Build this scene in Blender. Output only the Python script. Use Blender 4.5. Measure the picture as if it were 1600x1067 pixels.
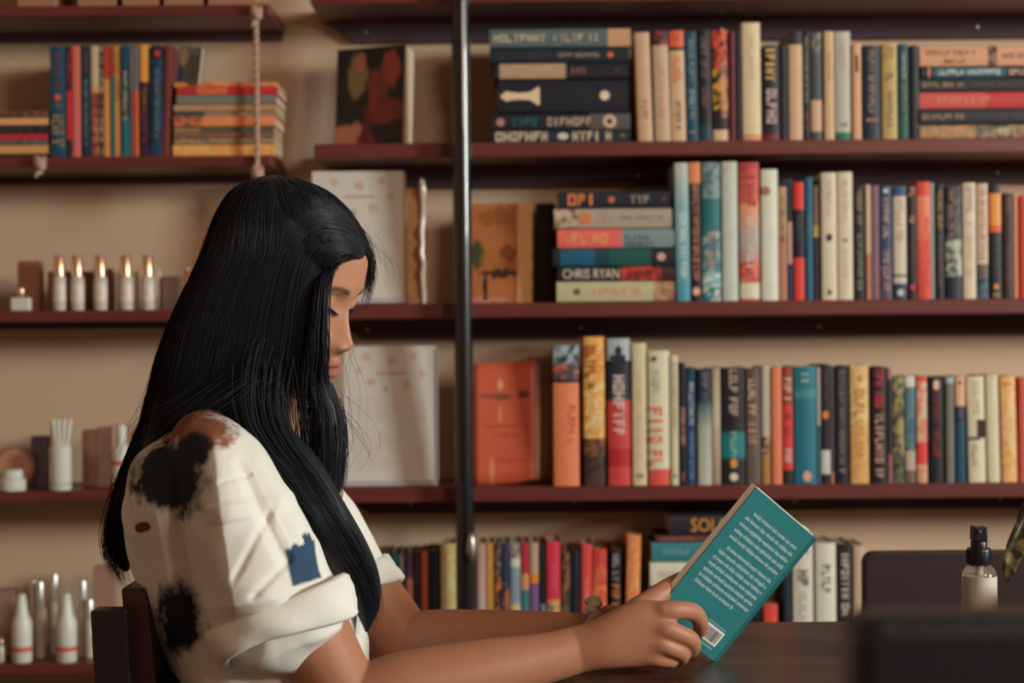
import bpy, math, random
import numpy as np
from mathutils import Vector, Matrix, noise

for o in list(bpy.data.objects):
    bpy.data.objects.remove(o, do_unlink=True)
scene = bpy.context.scene
COL = scene.collection
rnd = random.Random(7)

# ------------------------------------------------------------------ camera
F = 2700.0                       # focal length in pixels of the 1600 px wide frame
CAM_Z = 1.093
ROLL = math.radians(0.5)
cam_data = bpy.data.cameras.new('camera')
cam_data.sensor_width = 36.0
cam_data.lens = F / 1600.0 * 36.0
cam_data.clip_start = 0.05
cam_data.dof.use_dof = True
cam_data.dof.focus_distance = 1.79
cam_data.dof.aperture_fstop = 5.2
camera = bpy.data.objects.new('camera', cam_data)
COL.objects.link(camera)
camera.matrix_world = Matrix.Translation((0, 0, CAM_Z)) @ Matrix.Rotation(math.pi / 2, 4, 'X') @ Matrix.Rotation(-ROLL, 4, 'Z')
scene.camera = camera

# ------------------------------------------------------------------ view, world, lights
vs = scene.view_settings
vs.view_transform = 'Standard'
vs.look = 'None'
vs.gamma = 1.0
vs.exposure = 0.0
vs.use_curve_mapping = False

world = bpy.data.worlds.new('room_ambience')
world.use_nodes = True
bg = world.node_tree.nodes['Background']
bg.inputs[0].default_value = (0.84, 0.43, 0.28, 1)
bg.inputs[1].default_value = 0.285
scene.world = world


def area_light(name, loc, target, sx, sy, power, color):
    d = bpy.data.lights.new(name, 'AREA')
    d.shape = 'RECTANGLE'
    d.size = sx
    d.size_y = sy
    d.energy = power
    d.color = color
    o = bpy.data.objects.new(name, d)
    COL.objects.link(o)
    o.location = loc
    o.rotation_euler = (Vector(target) - Vector(loc)).to_track_quat('-Z', 'Y').to_euler()
    return o


# daylight through the window in the right wall, and through the second one further back
area_light('window_daylight', (5.2, -0.15, 2.15), (-0.2, 2.3, 1.1), 0.9, 1.0, 262, (0.91, 1.0, 0.95))
area_light('window_daylight', (2.60, -1.35, 2.40), (-0.1, 3.2, 1.2), 0.7, 0.6, 46, (1.0, 0.78, 0.60))


# ------------------------------------------------------------------ helpers
def P(px, py, D):
    """World point that the photograph shows at pixel (px, py), standing D metres in front of the camera."""
    ix, iz = px - 800.0, 533.5 - py
    c, s = math.cos(ROLL), math.sin(ROLL)
    lx, lz = ix * c + iz * s, -ix * s + iz * c
    return Vector((lx / F * D, D, CAM_Z + lz / F * D))


def lin(c):
    r = []
    for v in c[:3]:
        v = v / 255.0
        r.append(v / 12.92 if v <= 0.04045 else ((v + 0.055) / 1.055) ** 2.4)
    return r


def alb(c, g=1.3):
    return [min(0.92, max(0.006, v * g)) for v in lin(c)]


_mats = {}


def nodes_of(name):
    m = bpy.data.materials.new(name)
    m.use_nodes = True
    nt = m.node_tree
    return m, nt, nt.nodes['Principled BSDF'], nt.nodes.new, nt.links.new


def mat(name, rgb, rough=0.5, metal=0.0, spec=0.5, var=0.12, scale=25.0, bump=0.0, bscale=120.0, stretch=(1, 1, 1), trans=0.0, ior=1.45, alpha=1.0, sss=0.0, coat=0.0):
    """Procedural material: base colour varied by noise, optional bump."""
    if name in _mats:
        return _mats[name]
    m, nt, b, N, L = nodes_of(name)
    tc = N('ShaderNodeTexCoord')
    mp = N('ShaderNodeMapping')
    mp.inputs['Scale'].default_value = stretch
    L(tc.outputs['Object'], mp.inputs[0])
    nz = N('ShaderNodeTexNoise')
    nz.inputs['Scale'].default_value = scale
    nz.inputs['Detail'].default_value = 5
    L(mp.outputs[0], nz.inputs['Vector'])
    mx = N('ShaderNodeMix')
    mx.data_type = 'RGBA'
    mx.inputs[6].default_value = [v * (1 - var) for v in rgb] + [1]
    mx.inputs[7].default_value = [min(1, v * (1 + var)) for v in rgb] + [1]
    L(nz.outputs[0], mx.inputs[0])
    L(mx.outputs[2], b.inputs['Base Color'])
    b.inputs['Roughness'].default_value = rough
    b.inputs['Metallic'].default_value = metal
    b.inputs['Specular IOR Level'].default_value = spec
    b.inputs['IOR'].default_value = ior
    b.inputs['Transmission Weight'].default_value = trans
    b.inputs['Alpha'].default_value = alpha
    b.inputs['Coat Weight'].default_value = coat
    if sss:
        b.inputs['Subsurface Weight'].default_value = sss
        b.inputs['Subsurface Radius'].default_value = (1.0, 0.35, 0.2)
        b.inputs['Subsurface Scale'].default_value = 0.008
    if bump:
        n2 = N('ShaderNodeTexNoise')
        n2.inputs['Scale'].default_value = bscale
        n2.inputs['Detail'].default_value = 4
        L(mp.outputs[0], n2.inputs['Vector'])
        bp = N('ShaderNodeBump')
        bp.inputs['Strength'].default_value = bump
        bp.inputs['Distance'].default_value = 0.002
        L(n2.outputs[0], bp.inputs['Height'])
        L(bp.outputs[0], b.inputs['Normal'])
    _mats[name] = m
    return m


def attr_mat(name, rough=0.5, spec=0.4, var=0.1, scale=60.0, second=False, sss=0.0, bump=0.0, bscale=300.0, nscale=70.0):
    """Procedural material whose base colour is the mesh's own 'ink' colour attribute, worn by noise;
    with second=True blotches of 'ink_two' show through."""
    m, nt, b, N, L = nodes_of(name)
    a = N('ShaderNodeAttribute')
    a.attribute_name = 'ink'
    out = a.outputs['Color']
    tc = N('ShaderNodeTexCoord')
    if second:
        a2 = N('ShaderNodeAttribute')
        a2.attribute_name = 'ink_two'
        nz = N('ShaderNodeTexNoise')
        nz.inputs['Scale'].default_value = nscale
        nz.inputs['Detail'].default_value = 3
        L(tc.outputs['Object'], nz.inputs['Vector'])
        cr = N('ShaderNodeValToRGB')
        cr.color_ramp.elements[0].position = 0.45
        cr.color_ramp.elements[1].position = 0.58
        L(nz.outputs[0], cr.inputs[0])
        mx = N('ShaderNodeMix')
        mx.data_type = 'RGBA'
        L(cr.outputs[0], mx.inputs[0])
        L(out, mx.inputs[6])
        L(a2.outputs['Color'], mx.inputs[7])
        out = mx.outputs[2]
    n2 = N('ShaderNodeTexNoise')
    n2.inputs['Scale'].default_value = scale
    n2.inputs['Detail'].default_value = 6
    L(tc.outputs['Object'], n2.inputs['Vector'])
    mr = N('ShaderNodeMapRange')
    mr.inputs[3].default_value = 1 - var
    mr.inputs[4].default_value = 1 + var
    L(n2.outputs[0], mr.inputs[0])
    mm = N('ShaderNodeMix')
    mm.data_type = 'RGBA'
    mm.blend_type = 'MULTIPLY'
    mm.inputs[0].default_value = 1.0
    L(out, mm.inputs[6])
    L(mr.outputs[0], mm.inputs[7])
    L(mm.outputs[2], b.inputs['Base Color'])
    b.inputs['Roughness'].default_value = rough
    b.inputs['Specular IOR Level'].default_value = spec
    if sss:
        b.inputs['Subsurface Weight'].default_value = sss
        b.inputs['Subsurface Radius'].default_value = (1.0, 0.35, 0.2)
        b.inputs['Subsurface Scale'].default_value = 0.006
    if bump:
        n3 = N('ShaderNodeTexNoise')
        n3.inputs['Scale'].default_value = bscale
        n3.inputs['Detail'].default_value = 3
        L(tc.outputs['Object'], n3.inputs['Vector'])
        bp = N('ShaderNodeBump')
        bp.inputs['Strength'].default_value = bump
        bp.inputs['Distance'].default_value = 0.001
        L(n3.outputs[0], bp.inputs['Height'])
        L(bp.outputs[0], b.inputs['Normal'])
    return m


def wood(name, c1, c2, rough, axis=0, spec=0.5, scale=9.0):
    m, nt, b, N, L = nodes_of(name)
    tc = N('ShaderNodeTexCoord')
    mp = N('ShaderNodeMapping')
    s = [scale * 4, scale * 4, scale * 4]
    s[axis] = scale * 0.22
    mp.inputs['Scale'].default_value = s
    L(tc.outputs['Object'], mp.inputs[0])
    nz = N('ShaderNodeTexNoise')
    nz.inputs['Scale'].default_value = 1.6
    nz.inputs['Detail'].default_value = 8
    nz.inputs['Roughness'].default_value = 0.65
    L(mp.outputs[0], nz.inputs['Vector'])
    cr = N('ShaderNodeValToRGB')
    cr.color_ramp.elements[0].position = 0.32
    cr.color_ramp.elements[0].color = list(c1) + [1]
    cr.color_ramp.elements[1].position = 0.7
    cr.color_ramp.elements[1].color = list(c2) + [1]
    L(nz.outputs[0], cr.inputs[0])
    L(cr.outputs[0], b.inputs['Base Color'])
    b.inputs['Roughness'].default_value = rough
    b.inputs['Specular IOR Level'].default_value = spec
    bp = N('ShaderNodeBump')
    bp.inputs['Strength'].default_value = 0.25
    bp.inputs['Distance'].default_value = 0.001
    L(nz.outputs[0], bp.inputs['Height'])
    L(bp.outputs[0], b.inputs['Normal'])
    return m


def link(o, parent=None):
    COL.objects.link(o)
    if parent is not None:
        o.parent = parent
    return o


def tag(o, label, cat, group=None, kind=None):
    o['label'] = label
    o['category'] = cat
    if group:
        o['group'] = group
    if kind:
        o['kind'] = kind
    return o


def empty(name, loc=(0, 0, 0), rot=(0, 0, 0)):
    o = bpy.data.objects.new(name, None)
    o.empty_display_size = 0.02
    o.location = loc
    o.rotation_euler = rot
    return link(o)


class MB:
    """Collects verts, faces and a colour per face corner, and links them as one mesh object."""

    def __init__(self):
        self.v, self.f, self.c, self.c2 = [], [], [], []

    def add(self, verts, faces, col=None, col2=None):
        n = len(self.v)
        self.v += [tuple(p) for p in verts]
        for f in faces:
            self.f.append(tuple(i + n for i in f))
            k = len(f)
            cc = col if col is not None else (0.5, 0.5, 0.5)
            self.c.append([cc] * k)
            self.c2.append([col2 if col2 is not None else cc] * k)
        return self

    def box(self, x0, x1, y0, y1, z0, z1, col=None):
        v = [(x0, y0, z0), (x1, y0, z0), (x1, y1, z0), (x0, y1, z0), (x0, y0, z1), (x1, y0, z1), (x1, y1, z1), (x0, y1, z1)]
        f = [(0, 3, 2, 1), (4, 5, 6, 7), (0, 1, 5, 4), (1, 2, 6, 5), (2, 3, 7, 6), (3, 0, 4, 7)]
        return self.add(v, f, col)

    def quadxz(self, x0, x1, z0, z1, y, col=None):
        return self.add([(x0, y, z0), (x1, y, z0), (x1, y, z1), (x0, y, z1)], [(0, 1, 2, 3)], col)

    def prism(self, pts, z0, z1, col=None):
        """pts: (x, y) outline counter-clockwise, extruded from z0 to z1."""
        n = len(pts)
        v = [(x, y, z0) for x, y in pts] + [(x, y, z1) for x, y in pts]
        f = [(i, (i + 1) % n, n + (i + 1) % n, n + i) for i in range(n)]
        f += [tuple(range(n - 1, -1, -1)), tuple(range(n, 2 * n))]
        return self.add(v, f, col)

    def prism_y(self, pts, y0, y1, col=None):
        """pts: (x, z) outline counter-clockwise seen from the camera, extruded from y0 (front) to y1 (back)."""
        n = len(pts)
        v = [(x, y0, z) for x, z in pts] + [(x, y1, z) for x, z in pts]
        f = [tuple(range(n)), tuple(range(2 * n - 1, n - 1, -1))]
        f += [((i + 1) % n, i, n + i, n + (i + 1) % n) for i in range(n)]
        return self.add(v, f, col)

    def lathe(self, prof, seg=20, col=None, center=(0, 0, 0)):
        """prof: list of (r, z) from bottom to top, turned about the z axis."""
        v, f = [], []
        for r, z in prof:
            for k in range(seg):
                a = 2 * math.pi * k / seg
                v.append((center[0] + max(r, 1e-5) * math.cos(a), center[1] + max(r, 1e-5) * math.sin(a), center[2] + z))
        for i in range(len(prof) - 1):
            for k in range(seg):
                k2 = (k + 1) % seg
                f.append((i * seg + k, i * seg + k2, (i + 1) * seg + k2, (i + 1) * seg + k))
        f.append(tuple(range(seg - 1, -1, -1)))
        m = (len(prof) - 1) * seg
        f.append(tuple(range(m, m + seg)))
        return self.add(v, f, col)

    def tube(self, pts, radii, seg=10, up=(0, 0, 1), caps=True, col=None):
        """Tube through pts; radii are numbers or (across, along-up) pairs; rounded ends."""
        pts = [Vector(p) for p in pts]
        rr = [(r, r) if not isinstance(r, (tuple, list)) else tuple(r) for r in radii]
        n = len(pts)
        rings = []
        upv = Vector(up)
        frames = []
        for i in range(n):
            a, b = pts[max(i - 1, 0)], pts[min(i + 1, n - 1)]
            t = (b - a).normalized()
            s = t.cross(upv)
            if s.length < 1e-4:
                s = t.cross(Vector((1, 0.2, 0)))
            s.normalize()
            w = s.cross(t).normalized()
            frames.append((t, s, w))
        seq = []
        if caps:
            for k in (0.0, 0.45, 0.75, 0.93):
                r = math.sqrt(max(0, 1 - (1 - k) ** 2)) if k > 0 else 0.06
                m = min(rr[0])
                seq.append((pts[0] - frames[0][0] * m * (1 - k) * 0.9, (rr[0][0] * r, rr[0][1] * r), frames[0]))
        for i in range(n):
            seq.append((pts[i], rr[i], frames[i]))
        if caps:
            for k in (0.93, 0.75, 0.45, 0.0):
                r = math.sqrt(max(0, 1 - (1 - k) ** 2)) if k > 0 else 0.06
                m = min(rr[-1])
                seq.append((pts[-1] + frames[-1][0] * m * (1 - k) * 0.9, (rr[-1][0] * r, rr[-1][1] * r), frames[-1]))
        v, f = [], []
        for c, r, (t, s, w) in seq:
            for k in range(seg):
                a = 2 * math.pi * k / seg
                v.append(c + s * (math.cos(a) * r[0]) + w * (math.sin(a) * r[1]))
        for i in range(len(seq) - 1):
            for k in range(seg):
                k2 = (k + 1) % seg
                f.append((i * seg + k, i * seg + k2, (i + 1) * seg + k2, (i + 1) * seg + k))
        f.append(tuple(range(seg - 1, -1, -1)))
        m = (len(seq) - 1) * seg
        f.append(tuple(range(m, m + seg)))
        return self.add(v, f, col)

    def ball(self, c, r, seg=14, rings=9, col=None):
        rx, ry, rz = (r, r, r) if not isinstance(r, (tuple, list)) else r
        v, f = [], []
        for i in range(rings + 1):
            p = math.pi * (i + 0.02) / (rings + 0.04) - math.pi / 2
            for k in range(seg):
                a = 2 * math.pi * k / seg
                v.append((c[0] + rx * math.cos(p) * math.cos(a), c[1] + ry * math.cos(p) * math.sin(a), c[2] + rz * math.sin(p)))
        for i in range(rings):
            for k in range(seg):
                k2 = (k + 1) % seg
                f.append((i * seg + k, i * seg + k2, (i + 1) * seg + k2, (i + 1) * seg + k))
        f.append(tuple(range(seg - 1, -1, -1)))
        f.append(tuple(range(rings * seg, rings * seg + seg)))
        return self.add(v, f, col)

    def mesh(self, name, ink=False, smooth=False, angle=None):
        me = bpy.data.meshes.new(name)
        me.from_pydata(self.v, [], self.f)
        if ink:
            for nm, src in (('ink', self.c), ('ink_two', self.c2)):
                ca = me.color_attributes.new(nm, 'FLOAT_COLOR', 'CORNER')
                flat = np.array([list(c[:3]) + [1.0] for face in src for c in face], dtype=np.float32).ravel()
                ca.data.foreach_set('color', flat)
        if smooth:
            me.polygons.foreach_set('use_smooth', [True] * len(me.polygons))
            if angle is not None:
                me.set_sharp_from_angle(angle=math.radians(angle))
        me.update()
        return me

    def build(self, name, material, parent=None, ink=False, smooth=False, angle=None, bevel=0.0, loc=None, rot=None):
        me = self.mesh(name, ink, smooth, angle)
        me.materials.append(material)
        o = bpy.data.objects.new(name, me)
        if loc is not None:
            o.location = loc
        if rot is not None:
            o.rotation_euler = rot
        if bevel:
            bv = o.modifiers.new('bevel', 'BEVEL')
            bv.width = bevel
            bv.segments = 2
            bv.limit_method = 'ANGLE'
        return link(o, parent)


def round_rect(x0, x1, z0, z1, r, seg=5, corners=(1, 1, 1, 1)):
    """Counter-clockwise outline; corners flags: bottom-left, bottom-right, top-right, top-left."""
    pts = []
    for (cx, cz, a0, on, sx, sz) in ((x0 + r, z0 + r, 180, corners[0], x0, z0), (x1 - r, z0 + r, 270, corners[1], x1, z0), (x1 - r, z1 - r, 0, corners[2], x1, z1), (x0 + r, z1 - r, 90, corners[3], x0, z1)):
        if not on:
            pts.append((sx, sz))
            continue
        for k in range(seg + 1):
            a = math.radians(a0 + 90.0 * k / seg)
            pts.append((cx + r * math.cos(a), cz + r * math.sin(a)))
    return pts


ORD = ['first', 'second', 'third', 'fourth', 'fifth', 'sixth', 'seventh', 'eighth', 'ninth', 'tenth', 'eleventh', 'twelfth', 'thirteenth', 'fourteenth', 'fifteenth', 'sixteenth', 'seventeenth', 'eighteenth', 'nineteenth', 'twentieth', 'twenty-first', 'twenty-second', 'twenty-third', 'twenty-fourth', 'twenty-fifth', 'twenty-sixth', 'twenty-seventh', 'twenty-eighth', 'twenty-ninth', 'thirtieth', 'thirty-first', 'thirty-second', 'thirty-third', 'thirty-fourth', 'thirty-fifth']

# ------------------------------------------------------------------ materials
M_wall = mat('plaster_paint', (0.64, 0.465, 0.325), rough=0.85, var=0.10, scale=2.2, bump=0.15, bscale=60, spec=0.2)
M_ceil = mat('ceiling_paint', (0.6, 0.52, 0.42), rough=0.9, var=0.05, spec=0.2)
M_floor = wood('floor_boards', (0.04, 0.022, 0.016), (0.08, 0.042, 0.03), 0.5)
M_cleat = wood('cleat_painted_shade', (0.075, 0.050, 0.062), (0.110, 0.066, 0.078), 0.6, axis=0, spec=0.2)  # cleat wood darkened: the shade under the boards is put into its colour
M_shelf = wood('mahogany_stain', (0.125, 0.024, 0.022), (0.185, 0.036, 0.032), 0.40, axis=0)
M_desk = wood('desk_walnut', (0.050, 0.020, 0.013), (0.13, 0.055, 0.036), 0.30, axis=0, scale=5.0)
M_chair_dark = wood('chair_dark_wood', (0.013, 0.012, 0.016), (0.022, 0.015, 0.018), 0.35, axis=2)
M_chair_post = wood('chair_brown_wood', (0.032, 0.013, 0.013), (0.055, 0.021, 0.020), 0.3, axis=2)
M_maroon = wood('chair_maroon_wood', (0.024, 0.011, 0.014), (0.034, 0.015, 0.019), 0.45, axis=0)
M_leather = mat('black_leather', (0.012, 0.015, 0.022), rough=0.42, var=0.2, scale=90, bump=0.3, bscale=350)
M_pole = mat('black_enamel', (0.010, 0.011, 0.014), rough=0.22, var=0.1, coat=0.6)
M_steel = mat('dull_steel', (0.45, 0.42, 0.38), rough=0.35, metal=0.9)
M_rope = mat('jute_rope', (0.52, 0.34, 0.25), rough=0.9, var=0.3, scale=300, bump=0.6, bscale=500, spec=0.1)
M_paper = mat('page_paper', (0.62, 0.47, 0.32), rough=0.85, var=0.1, scale=8, stretch=(60, 1, 1), spec=0.2)
M_print = attr_mat('printed_cover', rough=0.45, second=True, var=0.14)
M_glass = mat('clear_glass', (0.95, 0.93, 0.9), rough=0.04, trans=1.0, var=0.01)
M_gold = mat('rose_gold_cap', (0.75, 0.45, 0.28), rough=0.25, metal=0.7, var=0.05, coat=1.0)
M_white_plastic = mat('white_plastic', (0.70, 0.70, 0.62), rough=0.35, var=0.04)
M_black_plastic = mat('black_plastic', (0.012, 0.014, 0.018), rough=0.35, var=0.1)

# ------------------------------------------------------------------ room shell
WALL_Y = 3.275
SH_F = 3.075                    # front edge of the right bookshelves
BK_F = 3.085                    # spines stand a little behind it


def structure(name, mb, material, **k):
    o = mb.build(name, material, **k)
    o['kind'] = 'structure'
    return o


structure('floor', MB().box(-2.6, 3.05, -1.9, WALL_Y + 0.1, -0.05, 0.0), M_floor)
structure('ceiling', MB().box(-2.6, 3.05, -1.9, WALL_Y + 0.1, 2.75, 2.8), M_ceil)
structure('wall_back', MB().box(-2.6, 3.05, WALL_Y, WALL_Y + 0.1, 0.0, 2.75), M_wall)
structure('wall_left', MB().box(-2.6, -2.5, -1.9, WALL_Y, 0.0, 2.75), M_wall)


def wall_x_with_holes(name, x0, x1, y0, y1, z0, z1, holes):
    mb = MB()
    ys = y0
    for (a, b, c, d) in sorted(holes):
        mb.box(x0, x1, ys, a, z0, z1)
        mb.box(x0, x1, a, b, z0, c)
        mb.box(x0, x1, a, b, d, z1)
        ys = b
    mb.box(x0, x1, ys, y1, z0, z1)
    return structure(name, mb, M_wall)


HOLES = [(-1.78, -0.92, 1.95, 2.72), (0.05, 2.25, 0.85, 2.45)]
wall_x_with_holes('wall_right', 2.95, 3.05, -1.9, WALL_Y, 0.0, 2.75, HOLES)
for i, (a, b, c, d) in enumerate(HOLES):
    w = empty('window_%d' % (i + 1), (2.99, (a + b) / 2, c))
    w['kind'] = 'structure'
    hw, hh = (b - a) / 2, d - c
    fr = MB().box(-0.03, 0.03, -hw, -hw + 0.04, 0, hh).box(-0.03, 0.03, hw - 0.04, hw, 0, hh).box(-0.03, 0.03, -hw + 0.04, hw - 0.04, 0, 0.04).box(-0.03, 0.03, -hw + 0.04, hw - 0.04, hh - 0.04, hh)
    fr.build('window_frame', M_shelf, w)

# ------------------------------------------------------------------ shelves
Z1 = P(1170, 220, BK_F).z       # top faces of the right boards, from the highest in view down
Z2 = P(1170, 470, BK_F).z
Z3 = P(1170, 757, BK_F).z
Z4 = Z3 - 0.300
Z0 = P(1000, 2, SH_F).z         # underside of the board along the picture's top edge
BT = 0.026                      # board thickness
CH = 0.037                      # cleat height


def right_shelf(z_top, label, x_left_px, screws):
    r = empty('wall_shelf', (0, SH_F, z_top))
    tag(r, label, 'shelf', 'long mahogany shelves on the right')
    xl = P(x_left_px, 300, SH_F).x
    xr = 1.55
    dep = WALL_Y - SH_F
    MB().box(xl, xr, 0, dep, -BT, 0).build('board', M_shelf, r, bevel=0.002)
    xc = xl + 0.012
    pts = [(xc + 0.055, -BT - CH), (xr, -BT - CH), (xr, -BT), (xc, -BT)]
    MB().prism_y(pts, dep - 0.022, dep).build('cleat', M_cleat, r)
    for px in screws:
        x = (px - 800) / F * (WALL_Y - 0.022)
        MB().lathe([(0.004, 0), (0.004, 0.0012), (0.002, 0.002)], 8).build('screw', M_steel, r, loc=(x, dep - 0.022, -BT - CH * 0.5), rot=(math.pi / 2, 0, 0))
    return r


right_shelf(Z0 + BT, 'mahogany shelf board along the top edge of the picture', 487, (575, 1130, 1530))
right_shelf(Z1, 'mahogany shelf carrying the cookbook and the chess piece book stack', 491, (660, 1000, 1560))
right_shelf(Z2, 'mahogany shelf carrying the framed bonsai book and tall pale books', 491, (574, 908, 1280))
right_shelf(Z3, 'mahogany shelf carrying the orange magazine and the teal spined book', 500, (640, 895, 1240, 1560))
right_shelf(Z4, 'mahogany shelf holding the lowest books, hidden behind the arms', 500, (660,))

# black steel pole in front of the shelves
pole = empty('steel_pole', (P(722, 300, 3.045).x, 3.045, 0.0))
tag(pole, 'black enamelled upright pole in front of the bookshelves', 'pole')
MB().lathe([(0.0165, 0.004), (0.0165, 2.75)], 28).build('tube', M_pole, pole, smooth=True, angle=40)
MB().lathe([(0.045, 0.0), (0.045, 0.006), (0.02, 0.012)], 24).build('foot_flange', M_pole, pole, smooth=True, angle=30)
kz = P(734, 855, 3.02).z
kn = MB().lathe([(0.003, -0.026), (0.007, -0.022), (0.009, -0.008), (0.0085, 0.010), (0.006, 0.020), (0.003, 0.025)], 14)
kn.build('clamp_knob', M_steel, pole, loc=(0.011, -0.02, kz), smooth=True)

# rope hung shelves on the left
LD = 3.075
LZ = [P(220, 8, LD).z, P(220, 244, LD).z, P(220, 484, LD).z, P(60, 767, LD).z, P(60, 1037, LD).z]
LXR = P(424, 250, LD).x
LXL = -1.45
LN = ['highest', 'second', 'third', 'fourth', 'lowest']
left_desc = ['dark mahogany hanging shelf carrying cartons at the top left', 'dark mahogany hanging shelf carrying the comic books', 'dark mahogany hanging shelf carrying the gold capped perfume rollers', 'thin mahogany hanging shelf carrying the white jar and brush tube', 'mahogany hanging shelf carrying white lotion bottles beside the chair']
for i, z in enumerate(LZ):
    r = empty('hanging_shelf', (0, LD, z))
    tag(r, left_desc[i], 'shelf', 'rope hung shelves on the left')
    dep = WALL_Y - LD
    MB().box(LXL, LXR, 0, dep, -0.019, 0).build('board', M_shelf, r, bevel=0.002)
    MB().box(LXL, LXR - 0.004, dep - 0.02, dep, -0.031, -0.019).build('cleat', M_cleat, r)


def rope(x, y, z0, z1, label):
    r = empty('rope', (x, y, z0))
    tag(r, label, 'rope', 'ropes of the hanging shelves')
    n = int((z1 - z0) / 0.004)
    for ph in range(3):
        pts, rad = [], []
        for k in range(n + 1):
            a = k * 0.55 + ph * 2 * math.pi / 3
            pts.append((0.0024 * math.cos(a), 0.0024 * math.sin(a), (z1 - z0) * k / n))
            rad.append(0.0031)
        MB().tube(pts, rad, 6, up=(1, 0, 0)).build('strand', M_rope, r, smooth=True)
    return r


def rope_knot(parent, z):
    mb = MB()
    for k in range(3):
        pts = []
        for j in range(14):
            a = 2 * math.pi * j / 13
            pts.append((0.0075 * math.cos(a + k), 0.0075 * math.sin(a + k) * 0.8, 0.006 * math.sin(2 * a + k * 2) + (k - 1) * 0.005))
        mb.tube(pts, [0.0042] * 14, 6)
    mb.tube([(0.002, 0, -0.008), (-0.003, -0.003, -0.018), (-0.006, -0.004, -0.024)], [0.004, 0.0045, 0.003], 6)
    return mb.build('knot', M_rope, parent, smooth=True, loc=(0, 0, z))


rx = P(401, 150, LD - 0.008).x
ro = rope(rx, LD - 0.008, LZ[1] - 0.045, LZ[0] - 0.010, 'pale jute rope tying the two upper left shelves together')
rope_knot(ro, (LZ[0] - LZ[1]) + 0.028)
rope_knot(ro, 0.012)
rx2 = P(62, 248, LD - 0.008).x
ro2 = rope(rx2, LD - 0.008, LZ[1] - 0.030, LZ[1] - 0.004, 'short jute rope end knotted at left on the comic book shelf')
rope_knot(ro2, 0.018)

# ------------------------------------------------------------------ books


def spine_outline(w, d, bulge):
    """(x, y) of the outside of a cover: spine at y = 0 bulging to -y, open at the fore-edge."""
    pts = [(-w / 2, d)]
    pts.append((-w / 2, min(0.004, w * 0.2)))
    for k in range(7):
        t = -1 + 2 * k / 6.0
        pts.append((t * w / 2 * 0.93, -bulge * (1 - t * t) - 0.0002))
    pts.append((w / 2, min(0.004, w * 0.2)))
    pts.append((w / 2, d))
    return pts


GLY = [((0, 0, .28, 1), (.28, 0, 1, .22)), ((0, 0, .28, 1), (.28, .78, 1, 1), (.28, .4, .85, .6)), ((.36, 0, .64, 1), (0, .8, 1, 1)), ((0, 0, .28, 1), (.72, 0, 1, 1), (.28, .4, .72, .6)), ((0, 0, .28, 1), (.72, 0, 1, 1), (.28, 0, .72, .2), (.28, .8, .72, 1)), ((.3, 0, .7, 1),), ((0, 0, .28, 1), (.28, .8, .9, 1), (.62, .5, .9, .8), (.28, .4, .8, .58))]


def letters(mb, length, size, y, z_start, x_mid, rr, col):
    """A line of small letter shapes running down the spine."""
    z = z_start
    end = z_start - length
    word = rr.randint(3, 8)
    while True:
        wd = size * rr.uniform(0.5, 0.75)
        if z - wd < end:
            break
        if word <= 0:
            z -= size * 0.5
            word = rr.randint(2, 8)
            continue
        for (u0, v0, u1, v1) in rr.choice(GLY):
            xa, xb = x_mid + (v0 - 0.5) * size, x_mid + (v1 - 0.5) * size
            za, zb = z - u0 * wd, z - u1 * wd
            mb.add([(xa, y, zb), (xb, y, zb), (xb, y, za), (xa, y, za)], [(0, 1, 2, 3)], col)
        z -= wd + size * 0.16
        word -= 1


def word_mesh(mb, text, length, size, y, z_start, x_mid, col):
    """Real lettering, running down the spine, fitted to the length."""
    cu = bpy.data.curves.new('lettering', 'FONT')
    cu.body = text
    cu.resolution_u = 2
    ob = bpy.data.objects.new('lettering', cu)
    me = bpy.data.meshes.new_from_object(ob)
    vs_ = [v.co.copy() for v in me.vertices]
    fs = [tuple(p.vertices) for p in me.polygons]
    x0, x1 = min(v.x for v in vs_), max(v.x for v in vs_)
    y0, y1 = min(v.y for v in vs_), max(v.y for v in vs_)
    out = [(x_mid + ((v.y - y0) / (y1 - y0) - 0.5) * size, y, z_start - (v.x - x0) / (x1 - x0) * length) for v in vs_]
    mb.add(out, fs, col)
    bpy.data.objects.remove(ob)
    bpy.data.curves.remove(cu)
    bpy.data.meshes.remove(me)


M_ink = attr_mat('spine_ink', rough=0.5, var=0.05)


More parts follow.
